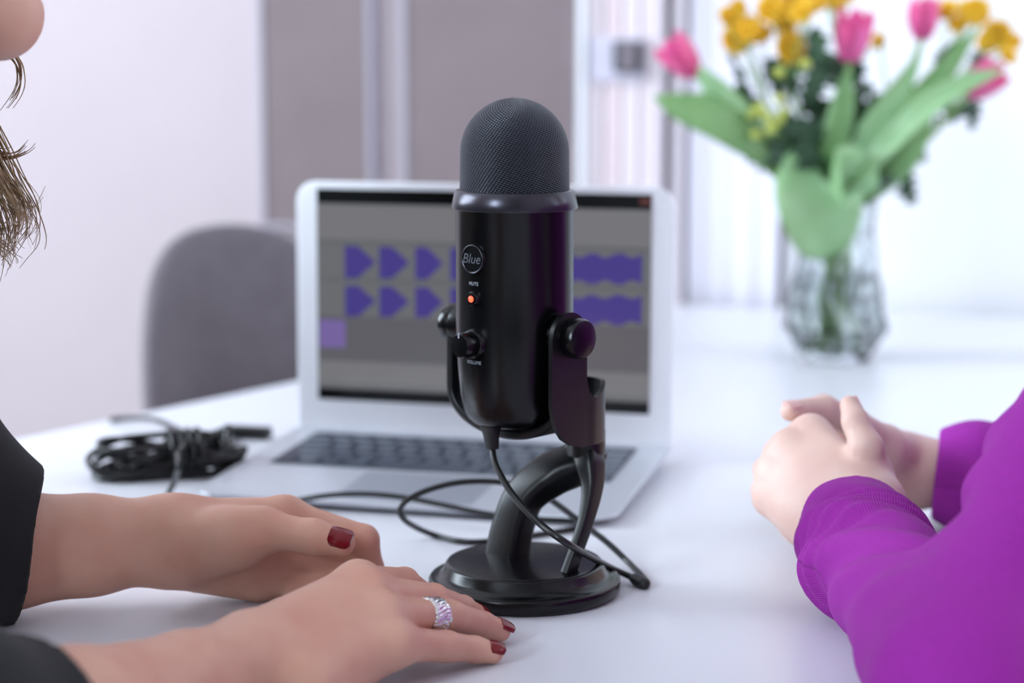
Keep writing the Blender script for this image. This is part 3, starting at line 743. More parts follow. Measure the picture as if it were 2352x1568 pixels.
# ================================================================== vase with flowers
M_vase = mat('vase_glass', (244, 248, 249), 0.04, trans=1.0, ior=1.45, bump=0.25, bscale=60, bdist=0.003)
M_water = mat('vase_water', (244, 248, 244), 0.0, trans=1.0, ior=1.33)
VC = Z(1917, 822, 0.0); VY = VC[1]
t_vase = thing('vase', VC, 'faceted clear glass vase half full of water holding the flowers', 'vase')
def facet(profile, n, tw):
    V = []; F = []
    for i, (r, h) in enumerate(profile):
        for k in range(n):
            q = 2 * math.pi * (k + tw[i]) / n; V.append(VC + A(r * math.cos(q), r * math.sin(q), h))
    for i in range(len(profile) - 1):
        for k in range(n):
            a, b_ = i * n + k, i * n + (k + 1) % n; c, d_ = b_ + n, a + n
            F += [(a, b_, c), (a, c, d_)] if tw[i + 1] >= tw[i] else [(a, b_, d_), (b_, c, d_)]
    return V, F
outp = [(0.001, 0.0), (0.040, 0.0), (0.058, 0.034), (0.052, 0.075), (0.043, 0.118), (0.041, 0.150), (0.044, 0.172)]
inp = [(0.041, 0.172), (0.038, 0.150), (0.040, 0.118), (0.0485, 0.075), (0.054, 0.036), (0.037, 0.008), (0.001, 0.008)]
V, F = facet(outp + inp, 10, [0, 0, 0.5, 0, 0.5, 0, 0, 0, 0, 0.5, 0, 0.5, 0, 0])
mesh('glass_body', V, F, M_vase, t_vase, smooth=False)
wp = [(0.001, 0.0085), (0.0365, 0.0085), (0.0535, 0.036), (0.048, 0.075), (0.0435, 0.095), (0.001, 0.095)]
V, F = facet(wp, 10, [0, 0, 0.5, 0, 0.3, 0.3]); mesh('water', V, F, M_water, t_vase, smooth=False)

M_stem = mat('flower_stem_green', (140, 176, 108), 0.5, var=0.1)
M_tleaf = mat('tulip_leaf', (128, 172, 112), 0.42, var=0.12, vscale=25, rgb2=(104, 152, 92), sss=0.1)
M_tleaf2 = mat('tulip_leaf_pale', (158, 200, 150), 0.4, var=0.1, vscale=25, rgb2=(136, 184, 126), sss=0.1)
M_dleaf = mat('dark_leaf', (54, 88, 58), 0.5, var=0.2, vscale=30, rgb2=(36, 66, 44))
M_pink = mat('tulip_petal_pink', (238, 110, 172), 0.5, var=0.1, vscale=30, rgb2=(226, 64, 132), sss=0.15)
M_pink2 = mat('tulip_petal_hot_pink', (222, 52, 118), 0.5, vscale=30, rgb2=(240, 120, 170), sss=0.15)
M_yel = mat('yellow_petal', (252, 210, 60), 0.5, vscale=60, rgb2=(244, 184, 30), sss=0.1)
M_yelc = mat('flower_centre', (170, 128, 20), 0.7, var=0.2, vscale=200)
M_bud = mat('green_bud', (186, 196, 92), 0.5, var=0.1)
VMOUTH = VC + A(0, 0, 0.15)
def leaf_mesh(path, width, side, fold=0.25, prof=lambda u: math.sin(math.pi * min(1, u * 0.93 + 0.07)) ** 0.8, n=22):
    p = spline(path, n); T = np.gradient(p, axis=0); V = []; F = []
    side = nrm(side)
    for i in range(n):
        u = i / (n - 1); tt = nrm(T[i]); s = nrm(side - tt * np.dot(side, tt)); up = np.cross(tt, s); w = width * max(prof(u), 0.02)
        for k, q in enumerate((-1, -0.6, 0, 0.6, 1)): V.append(p[i] + s * q * w + up * fold * w * (q * q))
    for i in range(n - 1):
        for k in range(4): F.append((i * 5 + k, i * 5 + k + 1, (i + 1) * 5 + k + 1, (i + 1) * 5 + k))
    return V, F
def leaf(name, path, width, side, m, parent, fold=0.25, th=0.0008, **k):
    V, F = leaf_mesh(path, width, side, fold, **k); o = mesh(name, V, F, m, parent)
    md = o.modifiers.new('thick', 'SOLIDIFY'); md.thickness = th; md.offset = 0
    return o
VIEWX = A(1, 0, 0)
def petal(c, axis, out, L, w, openness, m, parent, name='petal'):
    axis = nrm(axis); out = nrm(out - axis * np.dot(out, axis)); side = np.cross(axis, out); V = []; F = []; n, mm = 12, 7
    for i in range(n):
        u = i / (n - 1); r = w * (0.55 * math.sin(math.pi * min(u * 0.62 + 0.12, 1)) + openness * u * u) ; hw = w * (math.sin(math.pi * (0.06 + 0.90 * u)) ** 0.65) * 0.95
        for k in range(mm):
            q = -1 + 2 * k / (mm - 1); a_ = q * hw / (w * 0.95) * 0.75
            V.append(c + axis * (L * u) + out * (r * math.cos(a_) * 1.25) + side * (math.sin(a_) * w * 1.15 * (hw / (w * 0.95)) ** 0.3))
    for i in range(n - 1):
        for k in range(mm - 1): F.append((i * mm + k, i * mm + k + 1, (i + 1) * mm + k + 1, (i + 1) * mm + k))
    o = mesh(name, V, F, m, parent); md = o.modifiers.new('thick', 'SOLIDIFY'); md.thickness = 0.0008
    return o
def tulip(base_px, tip_px, Yh, label, mA, mB, openness, leaves, size=0.026):
    base = D(*base_px, Yh); tip = D(*tip_px, Yh); axis = nrm(tip - base); L = np.linalg.norm(tip - base)
    root = VC + A(random.Random(base_px[0]).uniform(-0.02, 0.02), random.Random(base_px[1]).uniform(-0.02, 0.02), 0.012)
    t = thing('tulip', root, label, 'tulip', 'pink tulips in the vase')
    mid = VMOUTH + (base - VMOUTH) * 0.15 + A(0, 0, 0.0)
    MB().tube(spline([root, root * 0.4 + mid * 0.6, mid, mid * 0.5 + base * 0.5 - A(0, 0, 0.006), base], 40), 0.0032, 8).obj('stem', M_stem, t)
    s = np.cross(axis, (0, 1, 0)); s = nrm(s); w = np.cross(axis, s)
    for k in range(6):
        q = 2 * math.pi * k / 6 + 0.4; out = s * math.cos(q) + w * math.sin(q)
        petal(base + out * (0.001 if k % 2 else 0.002), axis, out, L * (1.0 if k % 2 else 0.95), size * (0.62 if k % 2 else 0.70), openness, mA if k % 2 else mB, t)
    for lf_ in leaves:
        pts, wd_, m_, fold = lf_
        leaf('leaf', [D(x, y, Y_) for x, y, Y_ in pts], wd_, VIEWX if abs(pts[-1][0] - pts[0][0]) < abs(pts[-1][1] - pts[0][1]) * 1.2 else A(0, 0.3, 1), m_, t, fold)
Y0 = VY
tulip((1598, 172), (1528, 92), Y0 - 0.03, 'pink tulip leaning far left, the leftmost bloom of the bouquet', M_pink, M_pink2, 0.35,
      [(((1830, 430, Y0 - 0.03), (1745, 335, Y0 - 0.05), (1650, 270, Y0 - 0.06), (1570, 245, Y0 - 0.06), (1500, 222, Y0 - 0.06)), 0.023, M_tleaf, 0.2),
       (((1800, 400, Y0 - 0.01), (1720, 300, Y0 - 0.04), (1650, 215, Y0 - 0.05), (1605, 150, Y0 - 0.05)), 0.016, M_tleaf2, 0.35)], 0.027)
tulip((1950, 142), (1968, 20), Y0 - 0.04, 'light pink tulip upright in the middle of the bouquet', M_pink, M_pink, 0.30,
      [(((1905, 470, Y0 - 0.02), (1915, 360, Y0 - 0.04), (1935, 250, Y0 - 0.04), (1950, 150, Y0 - 0.04)), 0.016, M_tleaf, 0.3)], 0.029)
tulip((2118, 92), (2124, -8), Y0, 'deep pink tulip at the upper right of the bouquet', M_pink2, M_pink, 0.18,
      [(((1925, 460, Y0 - 0.02), (1985, 330, Y0 - 0.04), (2060, 220, Y0 - 0.04), (2115, 120, Y0 - 0.03)), 0.015, M_tleaf2, 0.35),
       (((1945, 470, Y0 - 0.02), (2040, 320, Y0 - 0.04), (2150, 190, Y0 - 0.04), (2250, 55, Y0 - 0.03)), 0.016, M_tleaf, 0.35)], 0.025)
tulip((2222, 218), (2300, 152), Y0 - 0.02, 'hot pink tulip tilted to the right edge of the bouquet', M_pink2, M_pink2, 0.30,
      [(((1940, 440, Y0 - 0.05), (2030, 345, Y0 - 0.07), (2130, 245, Y0 - 0.08), (2220, 190, Y0 - 0.08), (2310, 160, Y0 - 0.08)), 0.013, M_tleaf2, 0.35),
       (((1985, 470, Y0), (2060, 390, Y0 - 0.02), (2110, 300, Y0 - 0.02), (2140, 240, Y0 - 0.02)), 0.017, M_tleaf, 0.35)], 0.027)
# broad pale leaf folded over the front of the vase
t = thing('folded_leaf', VC + A(0, -0.03, 0.02), 'broad pale green leaf folded over the front of the vase', 'leaf')
FY = Y0 - 0.058
V, F = leaf_mesh([D(1960, 468, Y0 - 0.03), D(1925, 415, FY), D(1880, 425, FY - 0.006), D(1885, 490, FY - 0.012), D(1895, 545, FY - 0.006), D(1905, 585, FY + 0.006)], 0.037, A(1, 0, 0.25), 0.2,
                 prof=lambda u: (0.35 + 0.9 * math.sin(math.pi * min(1, 0.15 + u * 0.85)) ** 0.7))
o = mesh('leaf_blade', V, F, M_tleaf2, t); md = o.modifiers.new('thick', 'SOLIDIFY'); md.thickness = 0.0008
MB().tube(spline([VC + A(0, -0.02, 0.02), VC + A(0.002, -0.022, 0.10), D(1945, 470, Y0 - 0.025)], 16), 0.003, 8).obj('leaf_stalk', M_stem, t)

def serrated(path, width, side, parent, m=None):
    def pf(u): return (math.sin(math.pi * min(1, u * 0.95 + 0.05)) ** 0.7) * (0.72 + 0.28 * math.cos(u * 2 * math.pi * 3.5))
    return leaf('leaf', path, width, side, m or M_dleaf, parent, 0.2, 0.0006, prof=pf, n=26)
def flower_head(c, axis, R, parent):
    axis = nrm(axis); s = nrm(np.cross(axis, A(0.3, 0.2, 1))); w = np.cross(axis, s); b = MB()
    for ring, (cnt, tilt_, L) in enumerate(((9, 0.35, 1.0), (8, 0.8, 0.8))):
        for k in range(cnt):
            q = 2 * math.pi * (k + 0.5 * ring) / cnt; out = s * math.cos(q) + w * math.sin(q); dr_ = nrm(out * math.cos(tilt_) + axis * math.sin(tilt_)); sd = np.cross(axis, out); up = np.cross(sd, dr_)
            V = []; F = []
            for i in range(6):
                u = i / 5; ww = R * 0.30 * (0.35 + 0.75 * math.sin(math.pi * (0.1 + 0.78 * u)))
                for j in (-1, 0, 1): V.append(c + dr_ * (R * L * (0.12 + 0.88 * u)) + sd * (j * ww) - up * (0.12 * R * (1 - j * j)) + axis * 0.12 * R * u * u)
            for i in range(5):
                for j in range(2): F.append((i * 3 + j, i * 3 + j + 1, i * 3 + j + 4, i * 3 + j + 3))
            b.add(V, F)
    h = b.obj('flower_head', M_yel, parent); md = h.modifiers.new('thick', 'SOLIDIFY'); md.thickness = 0.0007
    MB().lathe(c + axis * R * 0.02, [(R * 0.26, 0), (R * 0.24, R * 0.12), (R * 0.12, R * 0.2), (R * 0.02, R * 0.22)], 16, axis=axis).obj('flower_centre', M_yelc, h)
rnd = random.Random(21)
def spray(label, fork, heads, lvs, buds=(), Ys=0.0):
    root = VC + A(rnd.uniform(-0.022, 0.022), rnd.uniform(-0.02, 0.02), 0.012)
    t = thing('yellow_flower_spray', root, label, 'flower', 'yellow flower sprays in the vase')
    fk = D(*fork, Y0 + Ys); mid = VMOUTH + A(rnd.uniform(-0.015, 0.015), rnd.uniform(-0.015, 0.015), 0)
    MB().tube(spline([root, root * 0.5 + mid * 0.5, mid, mid * 0.5 + fk * 0.5, fk], 30), 0.0024, 7).obj('stem', M_stem, t)
    for (x, y, R) in heads:
        c = D(x, y, Y0 + Ys + rnd.uniform(-0.025, 0.025)); ax = A(rnd.uniform(-0.7, 0.7), -0.9, rnd.uniform(-0.1, 0.8))
        MB().tube(spline([fk, fk * 0.5 + c * 0.5 + A(0, 0, -0.004), c - nrm(ax) * 0.003], 12), 0.0013, 6).obj('twig', M_stem, t)
        flower_head(c, ax, R / 2120.0, t)
    for (x, y) in buds:
        c = D(x, y, Y0 + Ys - 0.03 + rnd.uniform(-0.01, 0.01))
        MB().tube(spline([fk, fk * 0.5 + c * 0.5, c], 8), 0.0011, 6).obj('twig', M_stem, t)
        MB().lathe(c - A(0, 0, 0.004), [(0.001, 0), (0.005, 0.002), (0.0062, 0.006), (0.004, 0.010), (0.001, 0.011)], 12).obj('bud', M_bud, t)
    for (x0, y0, x1, y1, w) in lvs:
        dy = rnd.uniform(-0.035, 0.03); a = D(x0, y0, Y0 + Ys + dy); b_ = D(x1, y1, Y0 + Ys + dy + rnd.uniform(-0.03, 0.02))
        m_ = (a + b_) / 2 + A(rnd.uniform(-0.006, 0.006), -0.006, rnd.uniform(-0.004, 0.008))
        sd = np.cross(b_ - a, A(rnd.uniform(-0.4, 0.4), 1, rnd.uniform(-0.3, 0.5)))
        serrated([a, m_, b_], w / 2120.0, sd, t)
spray('yellow flowers at the upper left of the bouquet beside the leftmost tulip', (1760, 230),
      [(1672, 50, 36), (1690, 92, 40), (1722, 72, 36), (1690, 20, 26), (1756, 88, 30)],
      [(1760, 260, 1690, 190, 26), (1770, 280, 1700, 255, 24), (1790, 200, 1760, 130, 26), (1720, 240, 1670, 110, 14), (1800, 340, 1720, 300, 26)], [(1690, 228)])
spray('yellow flowers above the dark leaves, left of the light pink tulip', (1810, 200),
      [(1775, 25, 40), (1820, 18, 44), (1850, 30, 38), (1800, 55, 34), (1806, 110, 44), (1868, 10, 32)],
      [(1830, 220, 1800, 150, 30), (1850, 230, 1880, 130, 34), (1840, 260, 1900, 180, 32), (1820, 180, 1770, 170, 26), (1870, 150, 1870, 60, 30), (1860, 320, 1790, 260, 34), (1880, 340, 1860, 240, 36)],
      [(1790, 170), (1850, 150)], -0.02)
spray('few yellow flowers behind the light pink tulip in the middle', (1930, 150),
      [(1912, 18, 26), (1945, -5, 24), (2018, 100, 20), (1900, -10, 22)], [(1950, 240, 2010, 200, 32), (1940, 280, 1990, 240, 30), (1935, 330, 2025, 210, 28), (1900, 300, 1860, 200, 34)], (), 0.03)
spray('yellow flowers at the top right beside the deep pink tulip', (2150, 160),
      [(2180, 28, 30), (2222, 40, 42), (2240, 25, 36), (2205, 60, 28)], [(2150, 150, 2180, 110, 24), (2130, 200, 2170, 180, 22), (2200, 110, 2160, 140, 18)], (), 0.02)
spray('yellow flowers at the far right above the hot pink tulip', (2230, 150),
      [(2290, 82, 40), (2272, 96, 30), (2308, 132, 28), (2325, 95, 22)], [(2230, 150, 2260, 120, 24), (2235, 240, 2200, 270, 26), (2240, 220, 2230, 300, 22), (2170, 230, 2190, 285, 24), (2160, 270, 2150, 300, 18)], (), 0.03)
spray('leafy stem with small yellow-green buds low in the bouquet on the left', (1850, 330),
      [(1688, 228, 14)], [(1860, 400, 1770, 380, 30), (1850, 380, 1750, 330, 34), (1870, 440, 1800, 400, 30), (1880, 330, 1820, 300, 40), (1890, 400, 1830, 330, 38), (1850, 300, 1770, 290, 30), (1790, 340, 1750, 380, 20)],
      [(1760, 270), (1775, 285), (1790, 278), (1737, 312), (1745, 250), (1790, 230), (1770, 300), (1800, 260), (1728, 265)], -0.03)
re_ = random.Random(77); extra = []
for k in range(22):
    ex, ey = re_.uniform(1760, 2010), re_.uniform(170, 400); ea_ = re_.uniform(-2.6, -0.5); el_ = re_.uniform(70, 110)
    extra.append((ex, ey, ex + el_ * math.cos(ea_), ey + el_ * math.sin(ea_), re_.uniform(26, 38)))
spray('dark leafy stem hanging low on the right of the bouquet', (2060, 380),
      [(2020, 90, 16)], [(2080, 380, 2100, 470, 30), (2060, 380, 2130, 360, 26), (2010, 430, 1990, 340, 34), (2000, 420, 2050, 350, 36), (1960, 440, 1900, 400, 34), (2020, 440, 2040, 400, 30), (1990, 380, 1960, 300, 30), (2090, 360, 2060, 300, 26), (1900, 420, 1880, 340, 34)] + extra,
      (), 0.02)

# ================================================================== people
def skin_mat(name, rgb, rgb2):
    m = mat(name, rgb, 0.48, spec=0.35, vscale=28, rgb2=rgb2, bump=0.25, bscale=900, bdist=0.0004, sss=0.12)
    return m
M_skin1 = skin_mat('skin_warm', (220, 172, 150), (211, 154, 133))
M_skin2 = skin_mat('skin_fair', (222, 190, 176), (212, 172, 160))
M_polish = mat('red_nail_polish', (118, 4, 18), 0.18, spec=0.4, var=0.05, coat=0.15)
M_nail = mat('bare_nail', (226, 180, 172), 0.3)
M_silver = mat('silver_ring', (222, 218, 218), 0.23, metal=1.0, bump=0.25, bscale=500, bdist=0.0004)
M_black = mat('black_shirt_cloth', (9, 9, 12), 0.85, var=0.12, vscale=60, bump=0.3, bscale=1500, bdist=0.0005, sheen=0.03)
M_trous = mat('dark_trousers', (28, 30, 38), 0.85, var=0.1, vscale=50)
M_shoe = mat('dark_shoe', (24, 22, 22), 0.5)
M_hair1 = mat('hair_light_brown', (188, 158, 122), 0.42, vscale=120, rgb2=(138, 110, 80))
M_hair2 = mat('hair_dark_brown', (62, 44, 34), 0.42, vscale=120, rgb2=(40, 28, 22))
M_lip = mat('lips', (178, 96, 92), 0.4)
M_eye = mat('eye_white', (236, 232, 228), 0.15)
M_iris = mat('iris', (74, 58, 44), 0.15)

def nail(node, dip, tip, r, up, parent, m, width=0.78, length=1.55, back=0.55, name='fingernail'):
    t = nrm(np.asarray(tip) - dip); up = nrm(up - t * np.dot(up, t)); s = np.cross(t, up); nu, nv = 11, 13; top = []; low = []
    for i in range(nv):
        v = i / (nv - 1)
        if v < 0.22: wv = math.sqrt(max(0, 1 - ((0.22 - v) / 0.22) ** 2)) * 0.28 + 0.72
        elif v > 0.72: wv = math.sqrt(max(0.0, 1 - ((v - 0.72) / 0.30) ** 2)) * 0.55 + 0.42
        else: wv = 1.0
        for j in range(nu):
            u = -1 + 2 * j / (nu - 1); q = u * 0.95
            d = nrm(up * math.cos(q * 0.9) + s * math.sin(q * 0.9))
            p = tip + t * (r * (-back + v * length)) + s * (u * wv * width * r) + up * (2.2 * r)
            lo, hi = 0.0, 3.2 * r
            for _ in range(1):
                ts = np.linspace(lo, hi, 70); pts = p[None, :] - up[None, :] * ts[:, None]
                dv = node.ev(pts[:, 0], pts[:, 1], pts[:, 2]); w = np.nonzero(dv < 0)[0]
            tt = ts[w[0]] if len(w) else 3.2 * r
            tt = min(tt, 2.2 * r - r * (math.cos(0.95 * u * wv * width) * 1.0 - 0.42 * max(0.0, v - 0.35) ** 2))
            g = p - up * tt
            top.append(g + up * 0.00065); low.append(g - up * 0.0008)
    n = nu * nv; F = []
    for i in range(nv - 1):
        for j in range(nu - 1):
            a = i * nu + j; F += [(a, a + 1, a + nu + 1, a + nu), (n + a, n + a + nu, n + a + nu + 1, n + a + 1)]
    rim = [j for j in range(nu)] + [i * nu + nu - 1 for i in range(1, nv)] + [(nv - 1) * nu + j for j in range(nu - 2, -1, -1)] + [i * nu for i in range(nv - 2, 0, -1)]
    for k in range(len(rim)):
        a, b = rim[k], rim[(k + 1) % len(rim)]; F.append((b, a, n + a, n + b))
    return mesh(name, top + low, F, m, parent, sharp=70)

def head_node(c, fwd, s=1.0):
    """head in its own frame: fwd looks out of the face, c is the middle of the skull"""
    f = nrm(fwd); r = nrm(np.cross(f, (0, 0, 1))); u = np.cross(r, f)
    def P(a, b, h): return c + (f * a + r * b + u * h) * s
    def R(a, b, ra, rb, flat=None): return RC(P(*a), P(*b), ra * s, rb * s, flat)
    k = [R((-0.018, 0, 0.03), (0.018, 0, 0.028), 0.078, 0.070), R((0.03, 0, -0.01), (0.035, 0, 0.0), 0.062, 0.062),
         R((0.038, 0, -0.055), (0.030, 0, -0.02), 0.046, 0.055), R((0.066, 0, -0.099), (0.055, 0, -0.085), 0.0185, 0.026),
         R((0.062, -0.012, -0.099), (0.062, 0.012, -0.099), 0.018, 0.018),
         R((0.0, -0.050, -0.050), (0.055, -0.022, -0.098), 0.020, 0.016), R((0.0, 0.050, -0.050), (0.055, 0.022, -0.098), 0.020, 0.016),
         R((0.062, -0.034, -0.025), (0.055, -0.046, -0.012), 0.022, 0.020), R((0.062, 0.034, -0.025), (0.055, 0.046, -0.012), 0.022, 0.020),
         R((0.078, -0.022, 0.022), (0.080, 0.022, 0.022), 0.016, 0.016)]
    base = UN(0.022, k)
    nose = UN(0.006, [R((0.090, 0, 0.008), (0.108, 0, -0.028), 0.007, 0.0095), R((0.098, -0.011, -0.032), (0.098, 0.011, -0.032), 0.0072, 0.0072)])
    lips = UN(0.004, [R((0.0835, -0.018, -0.064), (0.0885, 0, -0.060), 0.0045, 0.0062), R((0.0835, 0.018, -0.064), (0.0885, 0, -0.060), 0.0045, 0.0062),
                      R((0.0805, -0.016, -0.071), (0.0858, 0, -0.074), 0.0045, 0.0072), R((0.0805, 0.016, -0.071), (0.0858, 0, -0.074), 0.0045, 0.0072)])
    ears = UN(0.004, [q for sg in (-1, 1) for q in (R((-0.012, sg * 0.074, 0.012), (-0.016, sg * 0.080, 0.020), 0.010, 0.009), R((-0.012, sg * 0.072, -0.020), (-0.014, sg * 0.078, 0.010), 0.007, 0.010))])
    lids = UN(0.002, [q for sg in (-1, 1) for q in (R((0.0825, sg * 0.023, 0.009), (0.0850, sg * 0.032, 0.0125), 0.0034, 0.0036), R((0.0850, sg * 0.032, 0.0125), (0.0790, sg * 0.043, 0.008), 0.0036, 0.0034), R((0.0830, sg * 0.023, -0.003), (0.0840, sg * 0.032, -0.0062), 0.0034, 0.0034), R((0.0840, sg * 0.032, -0.0062), (0.0790, sg * 0.043, -0.002), 0.0034, 0.0034))])
    sock = [R((0.098, -0.032, 0.004), (0.094, -0.036, 0.004), 0.016, 0.014), R((0.098, 0.032, 0.004), (0.094, 0.036, 0.004), 0.016, 0.014)]
    groove = [R((0.094, -0.016, -0.0675), (0.094, 0.016, -0.0675), 0.0040, 0.0040)]
    crease = [R((0.089, -0.014, -0.0835), (0.089, 0.014, -0.0835), 0.0060, 0.0060)]
    return CUT(0.006, CUT(0.003, UN(0.008, [UN(0.008, [CUT(0.012, base, sock), nose]), lips, ears, lids]), groove), crease), P

def strands(name, guides, count, spread, r0, m, parent, rnd, wav=0.006, nseg=26):
    b = MB()
    for g in guides:
        g = np.asarray(g, float)
        for k in range(count):
            o0 = np.array([rnd.gauss(0, spread) for _ in range(3)]); o1 = np.array([rnd.gauss(0, spread) for _ in range(3)])
            ph, fr = rnd.uniform(0, 6.28), rnd.uniform(1.5, 3.5); n = len(g); pts = []
            cut = rnd.uniform(0.75, 1.0)
            pp = spline(g, nseg)[:max(6, int(nseg * cut))]
            u = np.linspace(0, 1, len(pp))
            pp = pp + o0 * (1 - u)[:, None] + o1 * u[:, None] * 1.4
            pp[:, 0] += wav * np.sin(u * 6.28 * fr / 2 + ph) * u; pp[:, 1] += wav * np.cos(u * 6.28 * fr / 2 + ph * 1.3) * u
            b.tube(pp, r0 * (1 - 0.75 * u) * rnd.uniform(0.6, 1.3), 4, cap=False)
    return b.obj(name, m, parent)

# ------------------------------------------------------------------ person on the left, in black
up = A(0, 0, 1)
# near (right) hand, lying palm down
wr = Z(566, 1512, 0.0295); el = A(-0.252, 0.748, TZ + 0.042); hd = nrm(wr - el)
iM, mM, rM, pM = Z(822, 1340, 0.049), Z(842, 1362, 0.047), Z(872, 1414, 0.038), Z(900, 1478, 0.026)
f_idx = [iM, Z(928, 1338, 0.036), Z(975, 1368, 0.018), Z(1004, 1386, 0.0085)]
f_mid = [mM, Z(995, 1377, 0.033), Z(1062, 1398, 0.017), Z(1096, 1413, 0.0085)]
f_rng = [rM, Z(1036, 1414, 0.025), Z(1108, 1435, 0.013), Z(1147, 1448, 0.0080)]
f_pin = [pM, Z(1024, 1484, 0.0155), Z(1090, 1491, 0.0095), Z(1131, 1498, 0.0068)]
tmb = [wr + A(0.02, 0.020, -0.006), Z(742, 1385, 0.022), Z(835, 1362, 0.014), Z(890, 1368, 0.010)]
fing = UN(0.0012, [chain(f_idx, [0.0105, 0.0086, 0.0074, 0.0062]), chain(f_mid, [0.0108, 0.0088, 0.0076, 0.0064]),
                   chain(f_rng, [0.0106, 0.0086, 0.0075, 0.0066]), chain(f_pin, [0.0100, 0.0084, 0.0071, 0.0062])])
pw = wr + hd * 0.004
palm = UN(0.009, [RC(pw + A(0.0, 0.012, 0.000), iM, 0.0175, 0.0115), RC(pw + A(0, 0.005, 0.002), mM, 0.018, 0.0118), RC(pw + A(0, -0.004, 0.001), rM, 0.018, 0.0120), RC(pw + A(0.002, -0.011, -0.004), pM, 0.018, 0.0123),
                  RC(pw + A(0.02, -0.004, -0.010), rM - A(0.008, -0.004, 0.016), 0.019, 0.015), RC(pw + A(0.03, -0.014, -0.012), pM - A(0.012, -0.003, 0.008), 0.016, 0.0125),
                  RC(pw + A(0.018, 0.016, -0.010), mM - A(0.01, -0.01, 0.020), 0.018, 0.014)])
thumb = chain(tmb, [0.014, 0.0115, 0.0098, 0.0078], 0.004)
fore = UN(0.008, [RC(wr, wr - hd * 0.05, 0.0215, 0.0232), RC(wr - hd * 0.05, wr - hd * 0.13, 0.0232, 0.0325), RC(wr - hd * 0.13, el, 0.0335, 0.038)])
handR = UN(0.010, [UN(0.012, [palm, fore]), UN(0.008, [fing, thumb])])
handR = CUT(0.004, handR, [RC(rM * 0.5 + mM * 0.5 + A(0.012, 0, 0.012), rM * 0.5 + mM * 0.5 + A(0.022, 0, 0.008), 0.0022, 0.0016),
                           RC(rM * 0.5 + pM * 0.5 + A(0.016, -0.006, 0.009), rM * 0.5 + pM * 0.5 + A(0.026, -0.006, 0.006), 0.0022, 0.0016)])
# far (left) hand, resting on its edge, fingers curled
wl = Z(398, 1240, 0.040); ell = Z(-135, 1272, 0.041); hl_ = nrm(wl - ell)
i2, m2, r2, p2 = Z(655, 1184, 0.052), Z(648, 1228, 0.040), Z(628, 1278, 0.027), Z(598, 1326, 0.0145)
g_idx = [i2, Z(835, 1240, 0.0385), Z(851, 1304, 0.0190), Z(815, 1335, 0.0120)]
g_mid = [m2, Z(820, 1276, 0.0270), Z(816, 1324, 0.0150), Z(765, 1332, 0.0150)]
g_rng = [r2, Z(778, 1318, 0.0165), Z(764, 1342, 0.0120), Z(715, 1338, 0.0130)]
g_pin = [p2, Z(716, 1350, 0.0100), Z(704, 1362, 0.0080), Z(668, 1358, 0.0090)]
tm2 = [Z(450, 1248, 0.044), Z(606, 1216, 0.0515), Z(722, 1232, 0.0500), Z(786, 1247, 0.0470)]
fing2 = UN(0.0012, [chain(g_idx, [0.0108, 0.0094, 0.0080, 0.0068]), chain(g_mid, [0.0110, 0.0094, 0.0080, 0.0068]), chain(g_rng, [0.0105, 0.0088, 0.0076, 0.0064]), chain(g_pin, [0.0100, 0.0080, 0.0068, 0.0058])])
palm2 = UN(0.010, [RC(wl + A(0, 0.004, 0.005), i2, 0.0195, 0.0118), RC(wl + A(0, 0.004, 0), m2, 0.020, 0.0128), RC(wl + A(0, 0.002, -0.004), r2, 0.020, 0.0128), RC(wl + A(0.003, 0.0, -0.008), p2, 0.019, 0.0125),
                   RC(Z(470, 1300, 0.020), Z(585, 1330, 0.0135), 0.0165, 0.0115)])
thumb2 = UN(0.006, [RC(Z(520, 1236, 0.046), tm2[1], 0.0165, 0.0135), RC(tm2[1], tm2[2], 0.0120, 0.0096), RC(tm2[2], tm2[3], 0.0096, 0.0076)])
palm2 = UN(0.018, [palm2, RC(Z(430, 1252, 0.041), Z(545, 1238, 0.046), 0.0190, 0.0170)])
fore2 = UN(0.008, [RC(wl, wl - hl_ * 0.05, 0.0252, 0.0290), RC(wl - hl_ * 0.05, wl - hl_ * 0.10, 0.0300, 0.0350), RC(wl - hl_ * 0.10, ell, 0.0350, 0.0405)])
handL = UN(0.010, [UN(0.008, [UN(0.014, [palm2, fore2]), fing2]), thumb2])
handL = CUT(0.003, handL, [RC(Z(607, 1254, 0.0665), Z(635, 1272, 0.0610), 0.0016, 0.0016)])

hc = D(-282, -310, 1.02); hc = A(-0.336, 1.035, TZ + 0.4535)
headn, HP = head_node(hc, A(1, 0.03, 0.0), 1.0)
shL, shR = A(-0.475, 1.205, TZ + 0.255), A(-0.505, 0.870, TZ + 0.258)
chest = A(-0.505, 1.035, TZ + 0.10); hips = A(-0.56, 1.02, TZ - 0.22)
neck_b = A(-0.475, 1.035, TZ + 0.27)
neck = RC(neck_b, hc + A(-0.015, 0, -0.055), 0.058, 0.050)
torso_s = UN(0.04, [RC(shL, shR, 0.045, 0.045), RC(chest + A(0, 0.075, 0.06), hips + A(0, 0.06, 0), 0.095, 0.10), RC(chest + A(0, -0.075, 0.06), hips + A(0, -0.06, 0), 0.095, 0.10), RC(neck_b, chest, 0.06, 0.09),
                    RC(shL, ell, 0.046, 0.040), RC(shR, el, 0.046, 0.040)])
parts = [body(handR, 0.0010, 3), body(handL, 0.0010, 3), body(UN(0.02, [headn, neck]), 0.0022, 3, pad=0.03), body(torso_s, 0.006, 2, pad=0.05)]
v, q = merge(parts)
left_p = mesh('person', v, q, M_skin1, None, origin=A(-0.55, 1.0, 0))
tag(left_p, 'person in black, forearms on the table, wearing red nail polish and a silver ring', 'person')
